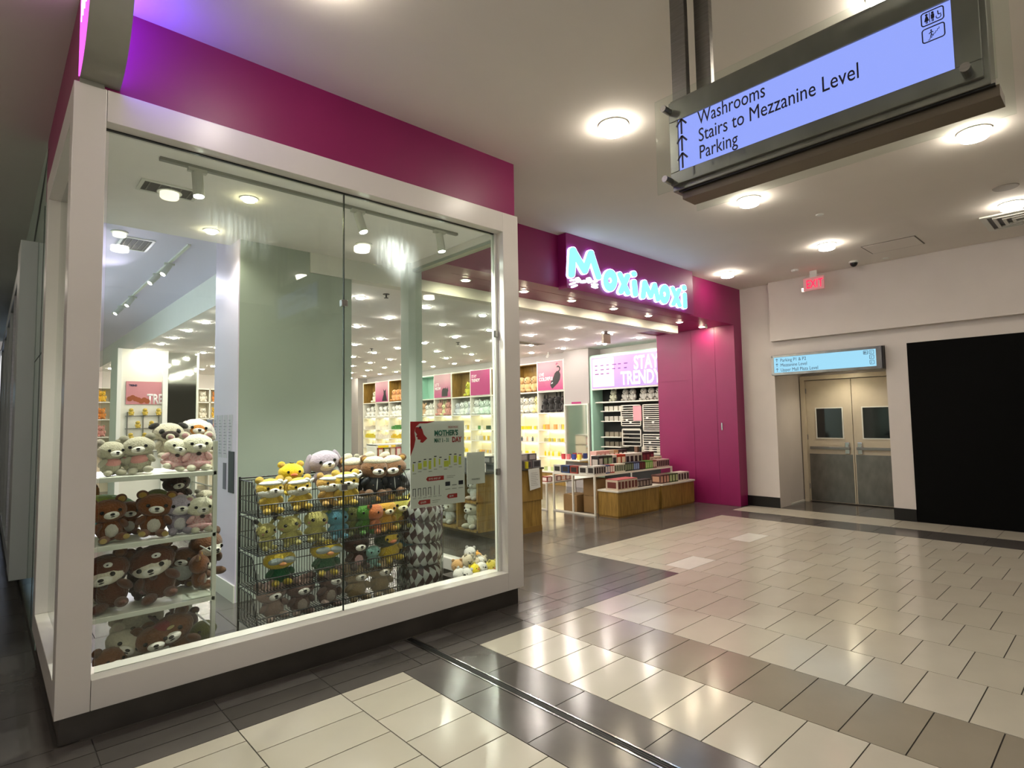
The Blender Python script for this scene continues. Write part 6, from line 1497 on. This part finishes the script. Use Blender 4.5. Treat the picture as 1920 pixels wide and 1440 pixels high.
# ---- partition with poster, hooks and mirror in the left depth of the shop
pt = thing('poster_partition', (2.6, 15.1, 0), 'tall white partition with a pink poster and small yellow toys on bars', 'partition')
box('panel', 2.16, 3.0, 15.05, 15.15, 0, 3.4, wl, pt); box('side_post', 2.96, 3.06, 14.95, 15.15, 0, 3.4, mat('post_white', '#f2efe9', 0.4), pt); box('side_post', 2.10, 2.18, 15.0, 15.9, 0, 3.4, MATS['post_white'], pt)
for z in (1.9, 1.62, 1.36, 1.1): box('bar', 2.26, 2.94, 14.98, 15.0, z, z + 0.02, M['steel'], pt)
for x in (2.3, 2.6, 2.9): box('bar_upright', x, x + .012, 15.0, 15.05, 1.0, 2.0, M['steel'], pt)
t = thing('wall_poster', (2.6, 15.03, 2.18), 'pink poster with brown toys and TRE lettering on the white partition', 'poster')
box('sheet', 2.27, 2.95, 15.02, 15.04, 2.17, 2.68, mat('dusty_pink', '#c9848c', 0.5), t)
fX = lambda u, v, n: (2.27 + u, 15.018 - n, 2.17 + v)
text('lettering', 'TRE', 0.30, fX, 0.40, 0.02, pw, t, sx=0.6, bold=0.01)
text('logo', 'TREND', 0.06, fX, 0.05, 0.40, mat('navy_print', '#26284c', 0.5), t, sx=0.8, bold=0.003)
a = MB()
for k in range(7): a.prism(circ(0.07 + 0.055 * k, 0.07 + (0.05 if k < 3 else 0.0) + 0.03 * (k % 2), 0.055), fX, 0.001, 0.003 + 0.0003 * k)
a.build('toy_print', mat('print_brown', '#9a4c24', 0.6), t)
for i, (x, z) in enumerate(((2.36, 1.92), (2.62, 1.92), (2.88, 1.92), (2.49, 1.64), (2.75, 1.64), (2.36, 1.38), (2.62, 1.38))):
    small_toy(x, 14.93, z, '#cdb04a', 'small yellow toy on the bars of the white partition', 'yellow toys on the partition', s=0.55, yaw=0, ears='none')
t = thing('tall_mirror', (3.35, 15.1, 0), 'tall mirror panel reflecting the dark mall beside the white partition', 'mirror')
box('mirror', 3.07, 3.68, 15.08, 15.12, 0.1, 3.38, mat('mirror', '#d8dcd4', 0.06, metal=1.0), t); box('edge', 3.68, 3.72, 15.05, 15.15, 0, 3.4, wl, t); box('foot', 3.07, 3.68, 15.06, 15.14, 0, 0.1, wl, t)
for j, (x0, x1, y, l) in enumerate(((4.0, 5.2, 17.5, 'white open shelf stack right of the tall mirror'), (1.5, 2.6, 18.0, 'warm lit shelf stack left of the partition'))):
    t = thing('open_shelf', ((x0 + x1) / 2, y, 0), l, 'shelving')
    box('back', x0, x1, y + 0.3, y + 0.33, 0, 2.7, back_w, t)
    for z in (0.5, 0.95, 1.4, 1.85, 2.3, 2.67): box('shelf', x0, x1, y, y + 0.3, z, z + 0.03, wl, t)
    for x in (x0, (x0 + x1) / 2, x1 - 0.03): box('upright', x, x + 0.03, y, y + 0.3, 0, 2.7, wl, t)
    for si, z in enumerate((0.98, 1.43, 1.88, 2.33)):
        for k in range(4):
            xx = x0 + 0.15 + k * (x1 - x0 - .25) / 3
            small_toy(xx, y + 0.12, z, random.choice(['#e8b83a', '#e4dccb', '#c98f84', '#2a2424', '#d88a3c']), 'small toy on the %s shelf of the %s' % (('second', 'third', 'fourth', 'fifth')[si], 'stack right of the mirror' if j == 0 else 'stack left of the partition'), 'toys, %s shelf, stack %s' % (('second', 'third', 'fourth', 'fifth')[si], 'right of the mirror' if j == 0 else 'left of the partition'), s=0.95, yaw=0)
# lit signs at the far end of the left corridor
t = thing('corridor_sign', (-0.45, 20.0, 2.5), 'small lit blue-white sign far down the left corridor', 'sign')
box('panel', -0.75, 0.1, 20.0, 20.1, 2.35, 2.85, emis('far_sign', '#a8cfe6', 1.6), t)
box('frame', -0.78, 0.13, 20.02, 20.08, 2.32, 2.88, M['steel'], t); box('hanger', -0.35, -0.3, 20.03, 20.07, 2.88, 4.13, M['steel'], t)
t = thing('shop_light_panel', (0.15, 19.0, 1.2), 'tall glowing white panel on a shop front far down the left corridor', 'light panel')
box('panel', 0.08, 0.2, 19.0, 19.3, 1.0, 2.4, emis('far_panel', '#cfdcff', 3.0), t)
bpy.context.view_layer.update()
